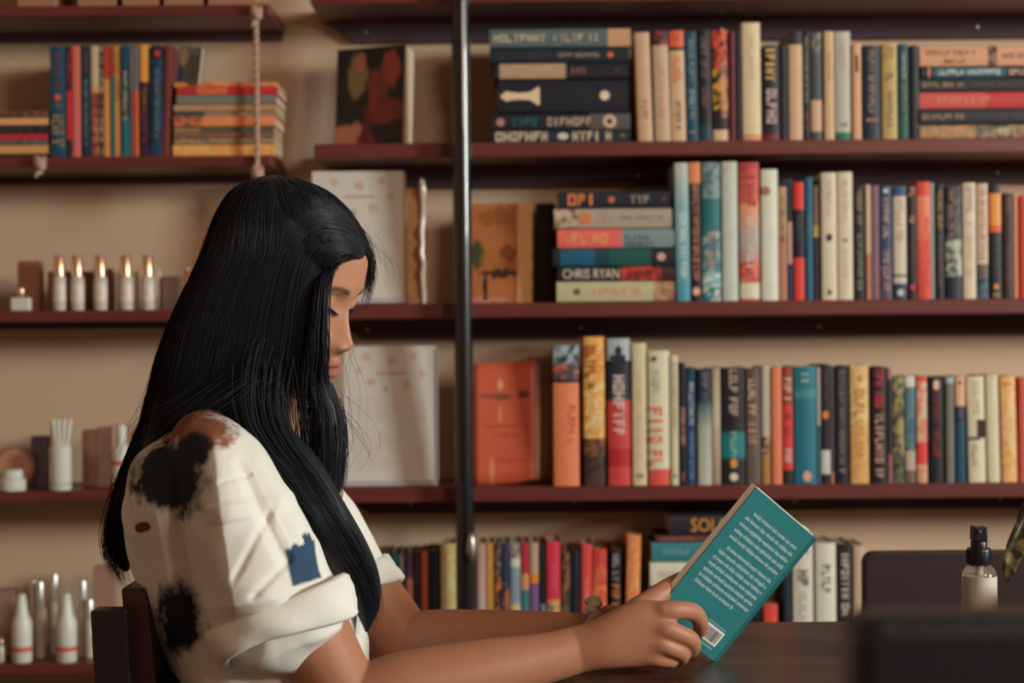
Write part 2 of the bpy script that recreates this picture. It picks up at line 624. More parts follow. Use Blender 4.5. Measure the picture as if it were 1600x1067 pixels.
def make_book(root, w, h, d, bands, titles, seed, bulge=None):
    """bands: (end fraction from the top, colour[, second colour or 'g' + colour for a gradient]).
    titles: (from, to, colour, size as part of width[, text[, shift]])."""
    rr = random.Random(seed)
    bulge = w * 0.07 if bulge is None else bulge
    out = spine_outline(w, d, bulge)
    t = min(0.0016, w * 0.12)
    inn = [(max(-w / 2 + t, min(w / 2 - t, x)), max(y, 0.002)) for x, y in out]
    inn[0] = (-w / 2 + t, d)
    inn[-1] = (w / 2 - t, d)
    n = len(out)
    mb = MB()
    top = 0.0
    levels = []
    for b in bands:
        levels.append((top, b[0], b[1], b[2] if len(b) > 2 else None))
        top = b[0]
    for (a, e, c1, c2) in levels:
        za, zb = h * (1 - a), h * (1 - e)
        k = len(mb.v)
        ring = [(x, y, za) for x, y in out] + [(x, y, zb) for x, y in out]
        mb.v += ring
        A = alb(c1)
        B = A
        G = A
        if c2 is not None:
            if c2[0] == 'g':
                G = alb(c2[1])
            else:
                B = alb(c2)
        for i in range(n - 1):
            mb.f.append((k + n + i, k + n + i + 1, k + i + 1, k + i))
            mb.c.append([G, G, A, A])
            if c2 is not None and c2[0] != 'g':
                mb.c2.append([B] * 4)
            else:
                mb.c2.append([G, G, A, A])
    k = len(mb.v)
    mb.v += [(x, y, h) for x, y in inn] + [(x, y, 0.0) for x, y in inn]
    A = alb(bands[0][1])
    for i in range(n - 1):
        mb.f.append((k + i, k + i + 1, k + n + i + 1, k + n + i))
        mb.c.append([A] * 4)
        mb.c2.append([A] * 4)
    # top and bottom rims of the cover
    kb = (len(levels) - 1) * 2 * n + n
    for i in range(n - 1):
        mb.f.append((i, i + 1, k + i + 1, k + i))
        mb.f.append((kb + i + 1, kb + i, k + n + i, k + n + i + 1))
        mb.c += [[A] * 4] * 2
        mb.c2 += [[A] * 4] * 2
    for s in (0, n - 1):
        mb.f.append((k + s, k + n + s, kb + s, s))
        mb.c.append([A] * 4)
        mb.c2.append([A] * 4)
    mb.build('cover', M_print, root, ink=True, smooth=True, angle=50)
    MB().box(-w / 2 + t, w / 2 - t, 0.0025, d - 0.002, 0.0015, h - 0.002).build('page_block', M_paper, root)
    if titles:
        tb = MB()
        for q in titles:
            f0, f1, c, s = q[:4]
            txt = q[4] if len(q) > 4 else None
            sh = q[5] if len(q) > 5 else 0.0
            size = s * w
            yy = -bulge * (1 - sh * sh * 4) - 0.0006 if abs(sh) < 0.3 else -bulge * 0.6 - 0.0006
            yy = -bulge - 0.0006
            L = (f1 - f0) * h
            z0 = h * (1 - f0)
            col = alb(c)
            eb = MB()
            if txt == 'rect':
                eb.quadxz(-size / 2 + sh * w, size / 2 + sh * w, z0 - L, z0, yy, col)
            elif txt == 'disc':
                r_ = L / 2
                ring = [(sh * w + min(size / 2, r_) * math.cos(a), yy, z0 - r_ + r_ * math.sin(a)) for a in [2 * math.pi * j / 14 for j in range(14)]]
                eb.add(ring, [tuple(range(14))], col)
            elif txt == 'king':
                prof = [(0, .0), (.10, .02), (.12, .08), (.24, .12), (.22, .24), (.16, .3), (.20, .36), (.15, .42), (.19, .75), (.34, .88), (.42, .92), (.42, 1.0)]
                ring = [(p_ * size, yy, z0 - q_ * L) for p_, q_ in prof] + [(-p_ * size, yy, z0 - q_ * L) for p_, q_ in reversed(prof)]
                eb.add(ring, [tuple(range(len(ring) - 1, -1, -1))], col)
            elif txt:
                word_mesh(tb, txt, L, size, yy, z0, sh * w, col)
            else:
                letters(tb, L, size, yy, z0, sh * w, rr, col)
            if eb.v:
                for q_, p_ in enumerate(eb.v):
                    eb.v[q_] = (p_[0], p_[1] - 0.0002 * titles.index(q), p_[2])
                eb.build('spine_emblem', M_ink, root, ink=True)
        if tb.v:
            tb.build('spine_lettering', M_ink, root, ink=True)['kind'] = 'stuff'


_seed = [100]


def upright_row(rows, ybot, z, shelf, group, depth=0.125, D=BK_F, start=0):
    """rows: (x0, x1, ytop, look, bands, titles[, lean degrees])."""
    for i, q in enumerate(rows):
        x0, x1, yt, look, bands, titles = q[:6]
        lean = q[6] if len(q) > 6 else 0.0
        _seed[0] += 1
        ym = (yt + ybot) / 2.0
        w = P(x1, ym, D).x - P(x0, ym, D).x - 0.0006
        h = P((x0 + x1) / 2, yt, D).z - z - 0.0002
        xm = (P(x0, ym, D).x + P(x1, ym, D).x) / 2
        w_fit = max(w, 0.004)
        lr = math.radians(lean)
        y0 = D + rnd.uniform(-0.002, 0.004)
        zl = z + abs(math.sin(lr)) * w_fit / 2 + 0.0003
        r = empty('book', (xm - math.sin(lr) * h / 2, y0, zl), (0, lr, 0))
        tag(r, '%s, %s upright %s' % (look, ORD[i + start], shelf), 'book', group)
        make_book(r, w_fit, h, min(depth, WALL_Y - D - 0.02) - rnd.uniform(0, 0.015), bands, titles, _seed[0])


def flat_stack(rows, shelf, group, D=BK_F, depth=0.125, z_base=None):
    """rows from the top down: (x0, x1, ytop, ybot, look, bands left to right, titles[, flip])."""
    n = len(rows)
    zs = None
    z = z_base
    for j in range(n - 1, -1, -1):
        x0, x1, yt, yb, look, bands, titles = rows[j][:7]
        flip = rows[j][7] if len(rows[j]) > 7 else False
        _seed[0] += 1
        xm = (x0 + x1) / 2
        a, b = P(x0, (yt + yb) / 2, D), P(x1, (yt + yb) / 2, D)
        th = (P(xm, yt, D) - P(xm, yb, D)).length
        h = b.x - a.x
        r = empty('book')
        if flip:
            r.location = (a.x, D + rnd.uniform(-0.002, 0.004), z + th / 2)
            r.rotation_euler = (0, math.pi / 2, 0)
        else:
            r.location = (b.x, D + rnd.uniform(-0.002, 0.004), z + th / 2)
            r.rotation_euler = (0, -math.pi / 2, 0)
        tag(r, '%s, %s down %s' % (look, ORD[j], shelf), 'book', group)
        bb = bands
        if not flip:
            # local top lies at the left end here
            bb = bands
        make_book(r, th - 0.0006, h, depth - rnd.uniform(0, 0.01), bb, titles, _seed[0], bulge=th * 0.05)
        z += th
    return z

# ------------------------------------------------------------------ the books on the right, shelf by shelf
CR = (196, 168, 138)      # cream paper tones
TAN = (186, 148, 118)
BLK = (28, 30, 38)
NAVY = (26, 40, 56)
TEAL = (30, 84, 100)
RED = (196, 70, 62)
ORG = (214, 122, 86)
PALE = (176, 182, 172)
GRY = (110, 105, 98)
WHT = (206, 204, 188)

S = 'on highest right shelf'
flat_stack([
    (765, 985, 44, 74, 'slate paperback with big cream lettering', [(.84, (84, 98, 100)), (1, (190, 145, 110))], [(.03, .42, (190, 175, 150), .42), (.45, .48, (190, 175, 150), .3), (.50, .82, (180, 165, 140), .42)]),
    (768, 983, 74, 98, 'navy paperback with an orange dot', [(1, (24, 38, 48))], [(.05, .45, (50, 58, 66), .35), (.48, .80, (160, 140, 120), .25), (.84, .885, (215, 100, 60), .36, 'disc'), (.93, .96, (130, 110, 100), .5)]),
    (772, 983, 98, 123, 'half cream half black paperback', [(.04, BLK), (.53, (172, 142, 116)), (1, BLK)], [(.56, .72, (120, 95, 85), .45), (.9, .93, (90, 75, 70), .3)]),
    (778, 982, 123, 176, 'thick black book with a white chess piece', [(1, (26, 30, 40))], [(.02, .32, (222, 190, 160), .62, 'king'), (.34, .38, (110, 80, 76), .7), (.40, .42, (90, 70, 68), .5), (.69, .75, (150, 125, 112), .55), (.78, .855, (224, 196, 170), .34, 'disc')]),
    (769, 985, 176, 203, 'black paperback with a teal mark', [(.70, (28, 32, 42)), (1, (84, 80, 78))], [(.03, .09, (176, 120, 108), .75, 'disc'), (.14, .36, (28, 98, 102), .5), (.40, .73, (180, 155, 132), .5), (.80, .90, (200, 165, 140), .8, 'disc'), (.83, .87, (30, 30, 36), .35, 'disc')]),
    (770, 985, 203, 222, 'navy paperback with crowded cream lettering', [(1, (30, 44, 56))], [(.02, .44, (200, 180, 155), .8), (.47, .55, (190, 190, 180), .6, 'disc'), (.58, .90, (200, 180, 155), .8), (.93, .98, (150, 140, 130), .3)]),
], 'in the chess piece stack', 'stack of books beside the pole on the highest shelf', z_base=Z1)

upright_row([
    (994, 1018, 51, 'tan cream paperback leaning left', [(1, (192, 158, 128))], [(.62, .85, (165, 100, 80), .4)], -1.6),
    (1021, 1046, 49, 'cream paperback with a dark red cap', [(.13, (52, 40, 44), (150, 60, 60)), (1, (186, 160, 134))], [(.3, .8, (196, 130, 110), .3)], -1.3),
    (1047, 1071, 48, 'cream paperback under an orange cap', [(.15, (212, 92, 66)), (.18, BLK), (1, (196, 165, 132))], [(.24, .48, (212, 96, 66), .45), (.64, .92, (66, 58, 56), .3), (.05, .1, (120, 100, 80), .4)], -1.0),
    (1071, 1090, 50, 'deep blue paperback with pale lettering', [(1, (24, 70, 94))], [(.07, .5, (120, 140, 144), .36), (.52, .82, (150, 165, 164), .4), (.9, .97, (170, 120, 110), .5)], -.8),
    (1091, 1112, 47, 'black paperback with grey lettering', [(.85, (28, 30, 36)), (1, (24, 60, 74))], [(.05, .45, (110, 98, 92), .5), (.52, .72, (120, 85, 70), .4)], -.6),
    (1113, 1139, 47, 'red and yellow pictured paperback', [(.35, (204, 78, 58), (48, 36, 38)), (.72, (206, 150, 60), (50, 34, 36)), (.9, (40, 34, 38)), (1, (206, 172, 140))], [(.29, .83, (206, 150, 140), .36, None, .22)], -.5),
    (1140, 1149, 50, 'thin maroon paperback', [(1, (98, 36, 46))], []),
    (1150, 1158, 50, 'thin black paperback', [(1, (26, 28, 36))], []),
    (1159, 1189, 36, 'tall cream book above its neighbours', [(.95, (208, 188, 154)), (1, (206, 140, 110))], [(.1, .5, (184, 174, 152), .25)], -.3),
    (1192, 1218, 71, 'black paperback with gold and white lettering', [(.93, (30, 34, 44)), (1, (110, 40, 46))], [(.02, .43, (220, 170, 96), .55, None, -.05), (.46, .86, (196, 170, 160), .6, None, .02)]),
    (1218, 1231, 71, 'plain black paperback', [(1, (26, 32, 42))], []),
    (1232, 1254, 50, 'tan paperback under a black cap', [(.12, (40, 38, 42)), (1, (194, 162, 132))], []),
    (1255, 1266, 50, 'thin black paperback with grey lettering', [(1, (26, 30, 40))], [(.04, .66, (150, 140, 130), .42), (.72, .92, (130, 90, 80), .45)]),
    (1267, 1284, 51, 'grey green paperback with a cream label', [(.2, (118, 116, 104), (60, 62, 60)), (.63, (62, 74, 78)), (.92, (196, 160, 132)), (1, (66, 78, 82))], [(.24, .45, (120, 84, 74), .3)]),
    (1288, 1304, 49, 'light tan paperback', [(1, (198, 164, 126))], [(.2, .45, (170, 130, 100), .3)]),
    (1305, 1330, 49, 'pale grey book with a green foot', [(.93, (172, 172, 160)), (1, (30, 104, 84))], [(.12, .4, (188, 150, 134), .3), (.84, .92, (90, 60, 50), .4)]),
    (1332, 1346, 68, 'thin peach paperback with a black mark', [(1, (204, 154, 120))], [(.12, .3, (40, 34, 36), .3, 'rect')]),
    (1347, 1376, 71, 'navy book with gold script', [(1, (26, 40, 56))], [(.06, .4, (150, 128, 100), .3), (.42, .72, (160, 130, 100), .34), (.75, .9, (150, 104, 80), .6)]),
    (1378, 1403, 68, 'mustard yellow book with a dark figure', [(1, (174, 148, 90))], [(.04, .16, (150, 118, 66), .5), (.30, .40, (54, 50, 52), .4), (.5, .88, (112, 96, 66), .3)]),
    (1405, 1421, 68, 'teal green paperback with pale lettering', [(.75, (28, 76, 84)), (1, (32, 92, 80))], [(.1, .38, (160, 170, 160), .36), (.42, .72, (130, 125, 100), .42)]),
    (1422, 1436, 71, 'charcoal paperback beside the flat red book', [(1, (28, 32, 42))], []),
], 219, Z1, S, 'upright books on the highest right shelf')

flat_stack([
    (1437, 1612, 72, 105, 'peach spined book with a black gap', [(.61, (196, 144, 112)), (.69, (36, 32, 36), (150, 110, 90)), (1, (196, 144, 112))], [(.05, .52, (130, 92, 76), .25, None, .15), (.22, .44, (130, 92, 76), .2, None, -.25), (.74, .95, (130, 92, 76), .25)]),
    (1440, 1612, 105, 122, 'teal paperback with white lettering', [(.06, BLK), (.08, (200, 130, 90)), (.11, BLK), (.77, (24, 80, 100)), (1, (28, 34, 40))], [(.16, .74, (196, 200, 190), .5), (.8, .98, (196, 160, 150), .5)]),
    (1437, 1612, 122, 144, 'black paperback with tan lettering', [(1, (30, 34, 42))], [(.03, .42, (160, 128, 104), .34), (.46, .92, (70, 62, 66), .3)]),
    (1437, 1612, 144, 171, 'coral red paperback', [(.6, (190, 78, 74)), (1, (178, 50, 52))], [(.16, .64, (206, 120, 104), .4)]),
    (1436, 1612, 171, 196, 'lower black paperback with tan lettering', [(1, (28, 34, 44))], [(.03, .40, (160, 128, 104), .34), (.46, .9, (64, 60, 66), .3)]),
    (1437, 1612, 196, 218, 'olive pictured paperback', [(.5, (140, 112, 84), (180, 130, 92)), (1, (84, 76, 66), (150, 128, 100))], [(.08, .52, (190, 146, 100), .5), (.7, .82, (196, 180, 140), .5), (.88, .98, (206, 150, 120), .5)]),
], 'in the top right stack', 'stack of books at the right edge of the highest shelf', z_base=Z1)

S = 'on second right shelf'
flat_stack([
    (873, 1048, 298, 324, 'navy paperback with ornate orange lettering', [(1, (24, 34, 48))], [(.08, .34, (214, 122, 66), .7), (.44, .50, (190, 100, 60), .5, 'disc'), (.64, .82, (150, 140, 120), .5), (.92, .95, (120, 70, 80), .4, 'disc')]),
    (866, 1050, 324, 356, 'greyish cream book with a flower picture', [(.2, (186, 160, 140), (104, 86, 76)), (1, (160, 148, 134))], [(.21, .32, (200, 116, 66), .6, 'disc'), (.36, .52, (176, 140, 124), .45), (.56, .95, (120, 116, 108), .22)]),
    (871, 1055, 356, 387, 'pink and grey book with yellow lettering', [(.55, (214, 100, 94)), (1, (118, 134, 138))], [(.06, .45, (222, 150, 96), .5), (.57, .84, (70, 86, 96), .3), (.58, .82, (80, 92, 100), .2, None, -.3)]),
    (864, 1055, 387, 415, 'dark teal and blue book', [(.06, BLK), (.34, (20, 84, 104), (34, 84, 134)), (.46, (22, 60, 70)), (.80, (18, 80, 76)), (1, (26, 34, 40))], [(.85, .92, (196, 160, 140), .45, 'disc')]),
    (872, 1055, 415, 438, 'black and red thriller with white lettering', [(.54, (30, 30, 36)), (.88, (190, 62, 50), (110, 40, 40)), (1, (60, 34, 38))], [(.04, .52, (214, 200, 186), .66, 'CHRIS RYAN'), (.6, .82, (90, 34, 36), .5)]),
    (870, 1055, 438, 471, 'olive cream book with reddish lettering', [(.82, (178, 172, 138)), (1, (150, 100, 80), (170, 140, 110))], [(.14, .2, (110, 74, 66), .5, 'disc'), (.30, .76, (196, 138, 112), .35)]),
], 'in the stack beside the bonsai book', 'stack of books on the second shelf', z_base=Z2)

upright_row([
    (1055, 1077, 255, 'tall pale blue book', [(.35, (178, 184, 176), ('g', (120, 160, 172))), (1, (130, 170, 180), ('g', (66, 140, 160)))], [(.37, .84, (206, 206, 200), .4)], -.6),
    (1077, 1096, 254, 'tall black book with an orange cap', [(.15, (206, 130, 82)), (1, (36, 30, 34))], [(.16, .86, (176, 122, 96), .45), (.9, .96, (214, 170, 140), .6, 'disc')], -.5),
    (1097, 1126, 254, 'tall teal book with a seascape spine', [(.26, (120, 144, 144), (70, 100, 110)), (.5, (36, 104, 108)), (.8, (40, 110, 130), (150, 160, 150)), (.9, (196, 202, 190), (110, 160, 166)), (1, (30, 110, 122), (190, 190, 180))], [(.03, .07, (30, 50, 60), .5), (.52, .76, (150, 116, 84), .4)]),
    (1128, 1153, 253, 'tall plain pale grey green book', [(1, (182, 188, 178))], [(.04, .1, (206, 160, 150), .5)]),
    (1156, 1187, 254, 'tall red book fading to grey with cream foot', [(.3, (180, 70, 66), ('g', (206, 104, 80))), (.55, (214, 140, 100), ('g', (170, 160, 152))), (.72, (168, 162, 158), ('g', (176, 130, 120))), (.87, (206, 106, 86), (170, 70, 64)), (.985, (206, 200, 176)), (1, (190, 90, 72))], [(.02, .36, (150, 54, 56), .6), (.4, .8, (206, 190, 176), .36)]),
    (1189, 1216, 265, 'shiny white rounded book', [(1, (204, 206, 190))], [(.13, .2, (150, 104, 76), .5, 'disc', -.2)]),
    (1217, 1230, 292, 'short tan paperback with dark lettering', [(.45, (178, 140, 108)), (1, (170, 116, 90))], [(.08, .5, (84, 62, 54), .45)]),
    (1231, 1239, 280, 'very thin navy and pink booklet', [(.35, (34, 44, 72)), (.7, (190, 150, 140)), (1, (32, 56, 90))], []),
    (1240, 1257, 285, 'red paperback with a black middle', [(.23, (200, 54, 46)), (.64, (34, 28, 34)), (1, (206, 60, 52))], [(.28, .5, (60, 66, 80), .5)]),
    (1259, 1270, 277, 'thin bright blue paperback', [(1, (26, 92, 124))], [(.3, .48, (110, 150, 140), .3)]),
    (1271, 1280, 290, 'thin dark paperback with a yellow tab', [(.35, (110, 84, 66)), (.45, (170, 150, 70)), (1, (34, 34, 38))], []),
    (1283, 1308, 270, 'cream book with a black spade mark', [(1, (202, 190, 166))], [(.06, .36, (160, 148, 128), .25), (.48, .54, (36, 32, 34), .35, 'disc'), (.92, .96, (60, 44, 44), .25, 'disc')]),
    (1309, 1333, 269, 'cream book with a small brown emblem', [(1, (204, 192, 168))], [(.06, .4, (168, 156, 136), .25), (.52, .55, (140, 90, 56), .4, 'disc'), (.6, .85, (168, 156, 136), .2)]),
    (1334, 1352, 290, 'black book with grey green lettering', [(1, (28, 34, 40))], [(.04, .36, (150, 122, 98), .4), (.42, .92, (130, 136, 120), .4)]),
    (1353, 1360, 289, 'thin cream booklet', [(.6, (206, 170, 142)), (1, (180, 120, 90))], []),
    (1360, 1374, 290, 'mauve paperback', [(1, (116, 84, 94))], [(.05, .9, (140, 96, 96), .35)]),
    (1375, 1395, 291, 'navy blue book with pale lettering', [(.7, (46, 62, 94)), (1, (84, 66, 84))], [(.02, .06, (206, 200, 196), .4, 'disc'), (.1, .52, (176, 150, 136), .45), (.56, .95, (170, 140, 140), .5)]),
    (1396, 1417, 291, 'cream book with navy head and foot', [(.09, (48, 76, 112)), (.78, (194, 184, 162)), (.80, (60, 60, 70)), (.86, (184, 180, 166)), (1, (36, 60, 90))], [(.12, .5, (190, 130, 112), .4), (.91, .97, (190, 190, 184), .5, 'disc')]),
    (1419, 1432, 290, 'black paperback with a red dot', [(1, (34, 28, 32))], [(.02, .12, (190, 136, 100), .7), (.26, .34, (206, 150, 110), .6), (.4, .8, (90, 62, 54), .3), (.87, .92, (206, 50, 60), .6, 'disc')]),
    (1433, 1456, 284, 'bright coral red book', [(.12, (206, 70, 60)), (.5, (214, 124, 92), ('g', (212, 104, 82))), (1, (208, 90, 72), ('g', (200, 66, 60)))], [(.3, .9, (190, 60, 54), .25, None, .2)]),
    (1456, 1461, 286, 'very thin pale blue booklet', [(1, (150, 176, 180))], []),
    (1462, 1475, 288, 'black paperback with gold lettering', [(1, (28, 30, 38))], [(.06, .4, (180, 128, 60), .5), (.44, .9, (110, 92, 76), .4)]),
    (1477, 1503, 290, 'dark navy book with a misty foot', [(.48, (30, 36, 44), (84, 84, 80)), (.8, (170, 172, 154), (54, 72, 84)), (1, (30, 36, 48))], [(.05, .48, (150, 116, 104), .3, None, -.15), (.22, .5, (120, 96, 90), .3, None, .2)]),
    (1504, 1525, 286, 'cream book with a brown line', [(1, (202, 184, 160))], [(.03, .26, (150, 136, 118), .4), (.33, .37, (170, 120, 84), .4), (.45, .8, (196, 160, 140), .35)]),
    (1527, 1544, 287, 'cream paperback with a dark blue foot', [(.7, (200, 172, 150)), (.82, (96, 84, 80)), (1, (70, 100, 116), (40, 50, 60))], [(.04, .66, (156, 110, 104), .4)]),
    (1547, 1565, 288, 'black paperback with an orange block', [(.08, (44, 36, 44)), (.36, (216, 140, 66)), (.42, (206, 90, 60)), (1, (28, 32, 40))], [(.46, .8, (72, 70, 66), .35), (.87, .92, (206, 136, 60), .45, 'disc'), (.95, .99, (170, 130, 100), .5)]),
    (1567, 1583, 302, 'dark brown paperback', [(1, (56, 36, 38))], [(.05, .2, (130, 84, 66), .5), (.5, .9, (110, 70, 56), .4)]),
    (1584, 1590, 303, 'thin orange tan booklet', [(1, (206, 132, 96))], []),
    (1593, 1608, 306, 'red paperback cut off by the picture edge', [(1, (190, 66, 58))], []),
], 469, Z2, S, 'upright books on the second right shelf')

S = 'on third right shelf'
upright_row([
    (864, 905, 540, 'wide orange book with a pictured cap', [(.13, (150, 170, 176), (44, 50, 60)), (.24, (60, 64, 70), (190, 100, 80)), (.265, BLK), (1, (216, 124, 88))], [(.42, .72, (196, 110, 80), .3, None, .22)]),
    (912, 945, 526, 'tall flame yellow book', [(.25, (214, 130, 66), (220, 170, 96)), (.68, (214, 150, 72), (230, 196, 130)), (.8, (60, 44, 40), (140, 90, 50)), (1, (80, 54, 46), (50, 40, 42))], [(.06, .35, (110, 66, 44), .4, None, -.15), (.42, .66, (226, 196, 150), .4, None, .15)]),
    (949, 985, 529, 'tall red book with a dark figure on top', [(.15, (160, 176, 178)), (.42, (34, 40, 50)), (.75, (190, 62, 62)), (.87, (170, 40, 46)), (1, (194, 66, 62))], [(.05, .12, (34, 38, 48), .3, 'disc'), (.11, .17, (34, 38, 48), .62, 'rect'), (.25, .74, (206, 186, 180), .5), (.9, .95, (206, 150, 140), .5)]),
    (988, 1011, 536, 'plain cream book beside the red scribbled one', [(1, (202, 188, 154))], [(.2, .8, (190, 170, 130), .25), (.92, .95, (60, 56, 54), .4)]),
    (1013, 1047, 548, 'white book with red scribbled lettering', [(.88, (206, 200, 172)), (1, (206, 84, 70))], [(.04, .08, (90, 70, 70), .25, 'disc', -.2), (.15, .36, (150, 150, 146), .28, None, -.12), (.42, .86, (206, 96, 76), .55, None, -.15)]),
    (1048, 1060, 555, 'cream paperback with thin black lettering', [(1, (204, 194, 164))], [(.05, .6, (104, 96, 84), .35), (.92, .96, (40, 38, 40), .6)]),
    (1062, 1072, 567, 'thin black and pink paperback', [(.4, (38, 30, 38)), (.7, (60, 40, 46)), (1, (34, 30, 36))], [(.36, .68, (196, 140, 130), .6), (.9, .97, (170, 110, 90), .5)]),
    (1073, 1088, 574, 'royal blue paperback with white lettering', [(.2, (28, 66, 88)), (1, (32, 70, 108))], [(.13, .5, (190, 200, 204), .45), (.56, .96, (110, 140, 166), .4)]),
    (1090, 1112, 576, 'misty green book with a navy top', [(.28, (32, 46, 62)), (.5, (50, 76, 90), ('g', (150, 160, 146))), (1, (156, 164, 150), ('g', (176, 176, 160)))], [(.03, .3, (110, 116, 118), .4)]),
    (1113, 1126, 575, 'thin greyish tan paperback', [(.5, (168, 146, 124), ('g', (190, 176, 156))), (1, (178, 160, 140), ('g', (150, 128, 108)))], []),
    (1127, 1165, 574, 'wide black book with a teal glow', [(.54, (32, 32, 38)), (.58, (26, 60, 66), ('g', (20, 110, 116))), (.76, (20, 116, 124)), (.8, (20, 100, 110), ('g', (34, 36, 42))), (1, (34, 34, 40))], [(.02, .5, (176, 156, 142), .34), (.55, .78, (150, 180, 160), .25), (.78, .86, (206, 140, 60), .3, 'disc'), (.9, .97, (206, 196, 180), .36, 'disc')]),
    (1166, 1189, 575, 'brown grey book with tan lettering', [(.4, (96, 76, 72)), (1, (100, 84, 78))], [(.1, .42, (190, 166, 140), .5, None, -.1), (.46, .7, (186, 140, 118), .55, None, -.1)]),
    (1191, 1205, 572, 'thin pale grey book browned at the foot', [(.6, (180, 172, 154)), (.75, (190, 150, 110), (70, 50, 44)), (1, (170, 120, 70))], []),
    (1206, 1222, 574, 'plain orange paperback', [(1, (214, 122, 88))], []),
    (1223, 1239, 574, 'red paperback with white and black lettering', [(.32, (150, 60, 56)), (.88, (200, 62, 56)), (1, (44, 34, 38))], [(.09, .31, (214, 190, 170), .7), (.4, .46, (50, 36, 44), .5), (.52, .6, (50, 36, 44), .5), (.7, .84, (190, 180, 180), .7)]),
    (1240, 1277, 572, 'wide teal book with a pale star', [(.2, (34, 110, 122)), (.27, (60, 130, 130)), (1, (34, 104, 126))], [(.05, .15, (140, 170, 160), .36), (.21, .26, (120, 160, 150), .7), (.89, .98, (206, 160, 136), .36, 'disc', .05)]),
    (1277, 1282, 574, 'very thin pale grey booklet', [(.5, (176, 170, 164)), (1, (60, 100, 112))], []),
    (1283, 1298, 569, 'black book with a white label', [(.72, (34, 30, 36)), (.92, (190, 188, 178)), (1, (34, 30, 36))], [(.06, .34, (80, 52, 46), .4), (.39, .46, (206, 120, 70), .7, 'disc')]),
    (1299, 1303, 572, 'very thin mauve booklet', [(.9, (92, 80, 92)), (1, (190, 130, 100))], []),
    (1304, 1326, 572, 'navy black book with small tan lettering', [(1, (26, 32, 44))], [(.04, .86, (130, 120, 98), .3), (.88, .94, (150, 140, 120), .4)]),
    (1328, 1358, 571, 'wide golden tan book', [(.5, (204, 164, 108), (216, 184, 130)), (1, (206, 160, 100), (196, 146, 90))], [(.08, .14, (80, 60, 44), .2), (.2, .44, (170, 120, 66), .5), (.46, .8, (186, 136, 80), .4)]),
    (1361, 1386, 573, 'black book with red lettering and beads', [(1, (32, 28, 34))], [(.02, .36, (180, 50, 54), .5), (.4, .97, (186, 146, 124), .5)]),
    (1387, 1394, 575, 'thin mauve black paperback', [(.1, (150, 110, 100)), (.75, (50, 46, 60)), (1, (150, 90, 90))], []),
    (1395, 1413, 590, 'olive green paperback', [(.75, (150, 138, 84), (54, 60, 60)), (1, (92, 100, 72), (44, 50, 50))], []),
    (1415, 1431, 588, 'blue grey paperback with a white top', [(.1, (196, 200, 190)), (.35, (84, 112, 124)), (.7, (60, 92, 106), (96, 120, 124)), (.88, (176, 156, 142)), (1, (110, 90, 84))], []),
    (1433, 1450, 588, 'red and cream paperback', [(.05, (200, 70, 62)), (.62, (206, 120, 100), (196, 180, 150)), (.83, (206, 64, 58)), (1, (206, 130, 110), (200, 160, 130))], []),
    (1452, 1476, 590, 'black book with dark red lettering', [(1, (26, 28, 38))], [(.02, .12, (220, 176, 150), .4, 'disc'), (.14, .48, (130, 34, 44), .4), (.5, .8, (140, 40, 46), .4)]),
    (1478, 1491, 589, 'grey green paperback', [(.06, (150, 170, 170)), (1, (110, 108, 96))], []),
    (1493, 1508, 588, 'navy paperback with a cream head label', [(.28, (204, 162, 128)), (.42, (34, 42, 66)), (1, (26, 66, 92))], [(.04, .08, (60, 44, 40), .3, 'disc'), (.3, .4, (130, 110, 130), .3)]),
    (1512, 1540, 588, 'cream book with a dark picture patch', [(1, (204, 192, 166))], [(.05, .36, (170, 160, 138), .35), (.41, .58, (46, 34, 40), .45, 'rect', .25), (.57, .6, (50, 70, 76), .6, 'rect', -.1), (.64, .86, (130, 120, 104), .25, None, -.15)], -.8),
    (1543, 1562, 586, 'pale cream rounded book', [(1, (202, 192, 162))], [(.03, .06, (90, 80, 70), .2)], -.9),
    (1565, 1589, 588, 'peach yellow book near the right edge', [(.6, (222, 160, 96), (224, 180, 130)), (1, (222, 176, 116), (214, 150, 90))], [(.05, .12, (196, 80, 56), .5), (.2, .7, (230, 196, 150), .3)], -1.0),
    (1592, 1606, 590, 'red paperback cut off at the right edge', [(1, (190, 84, 70))], []),
], 756, Z3, S, 'upright books on the third right shelf')

S = 'on lowest shelf left of pole'
upright_row([
    (586, 598, 864, 'orange tan paperback', [(1, (180, 110, 66))], []),
    (598, 608, 864, 'thin dark plum paperback', [(1, (44, 34, 42))], []),
    (609, 622, 864, 'dark teal paperback', [(.4, (30, 62, 74)), (1, (24, 54, 80))], []),
    (623, 633, 864, 'navy paperback with cream lettering', [(1, (34, 50, 56))], [(.02, .2, (176, 150, 110), .6)]),
    (635, 646, 864, 'purple and pink paperback', [(.25, (92, 54, 84)), (1, (176, 110, 92))], []),
    (647, 657, 863, 'thin black paperback', [(1, (34, 36, 42))], [(.05, .3, (80, 76, 76), .4)]),
    (658, 669, 862, 'bright orange brown paperback', [(1, (182, 88, 52))], []),
    (670, 686, 860, 'black book beside the cream one', [(1, (28, 32, 40))], []),
    (688, 712, 850, 'wide cream yellow book', [(1, (212, 176, 116), (216, 200, 150))], []),
], 1022, Z4, S, 'upright books on the lowest shelf left of the pole')
S = 'on lowest shelf right of pole'
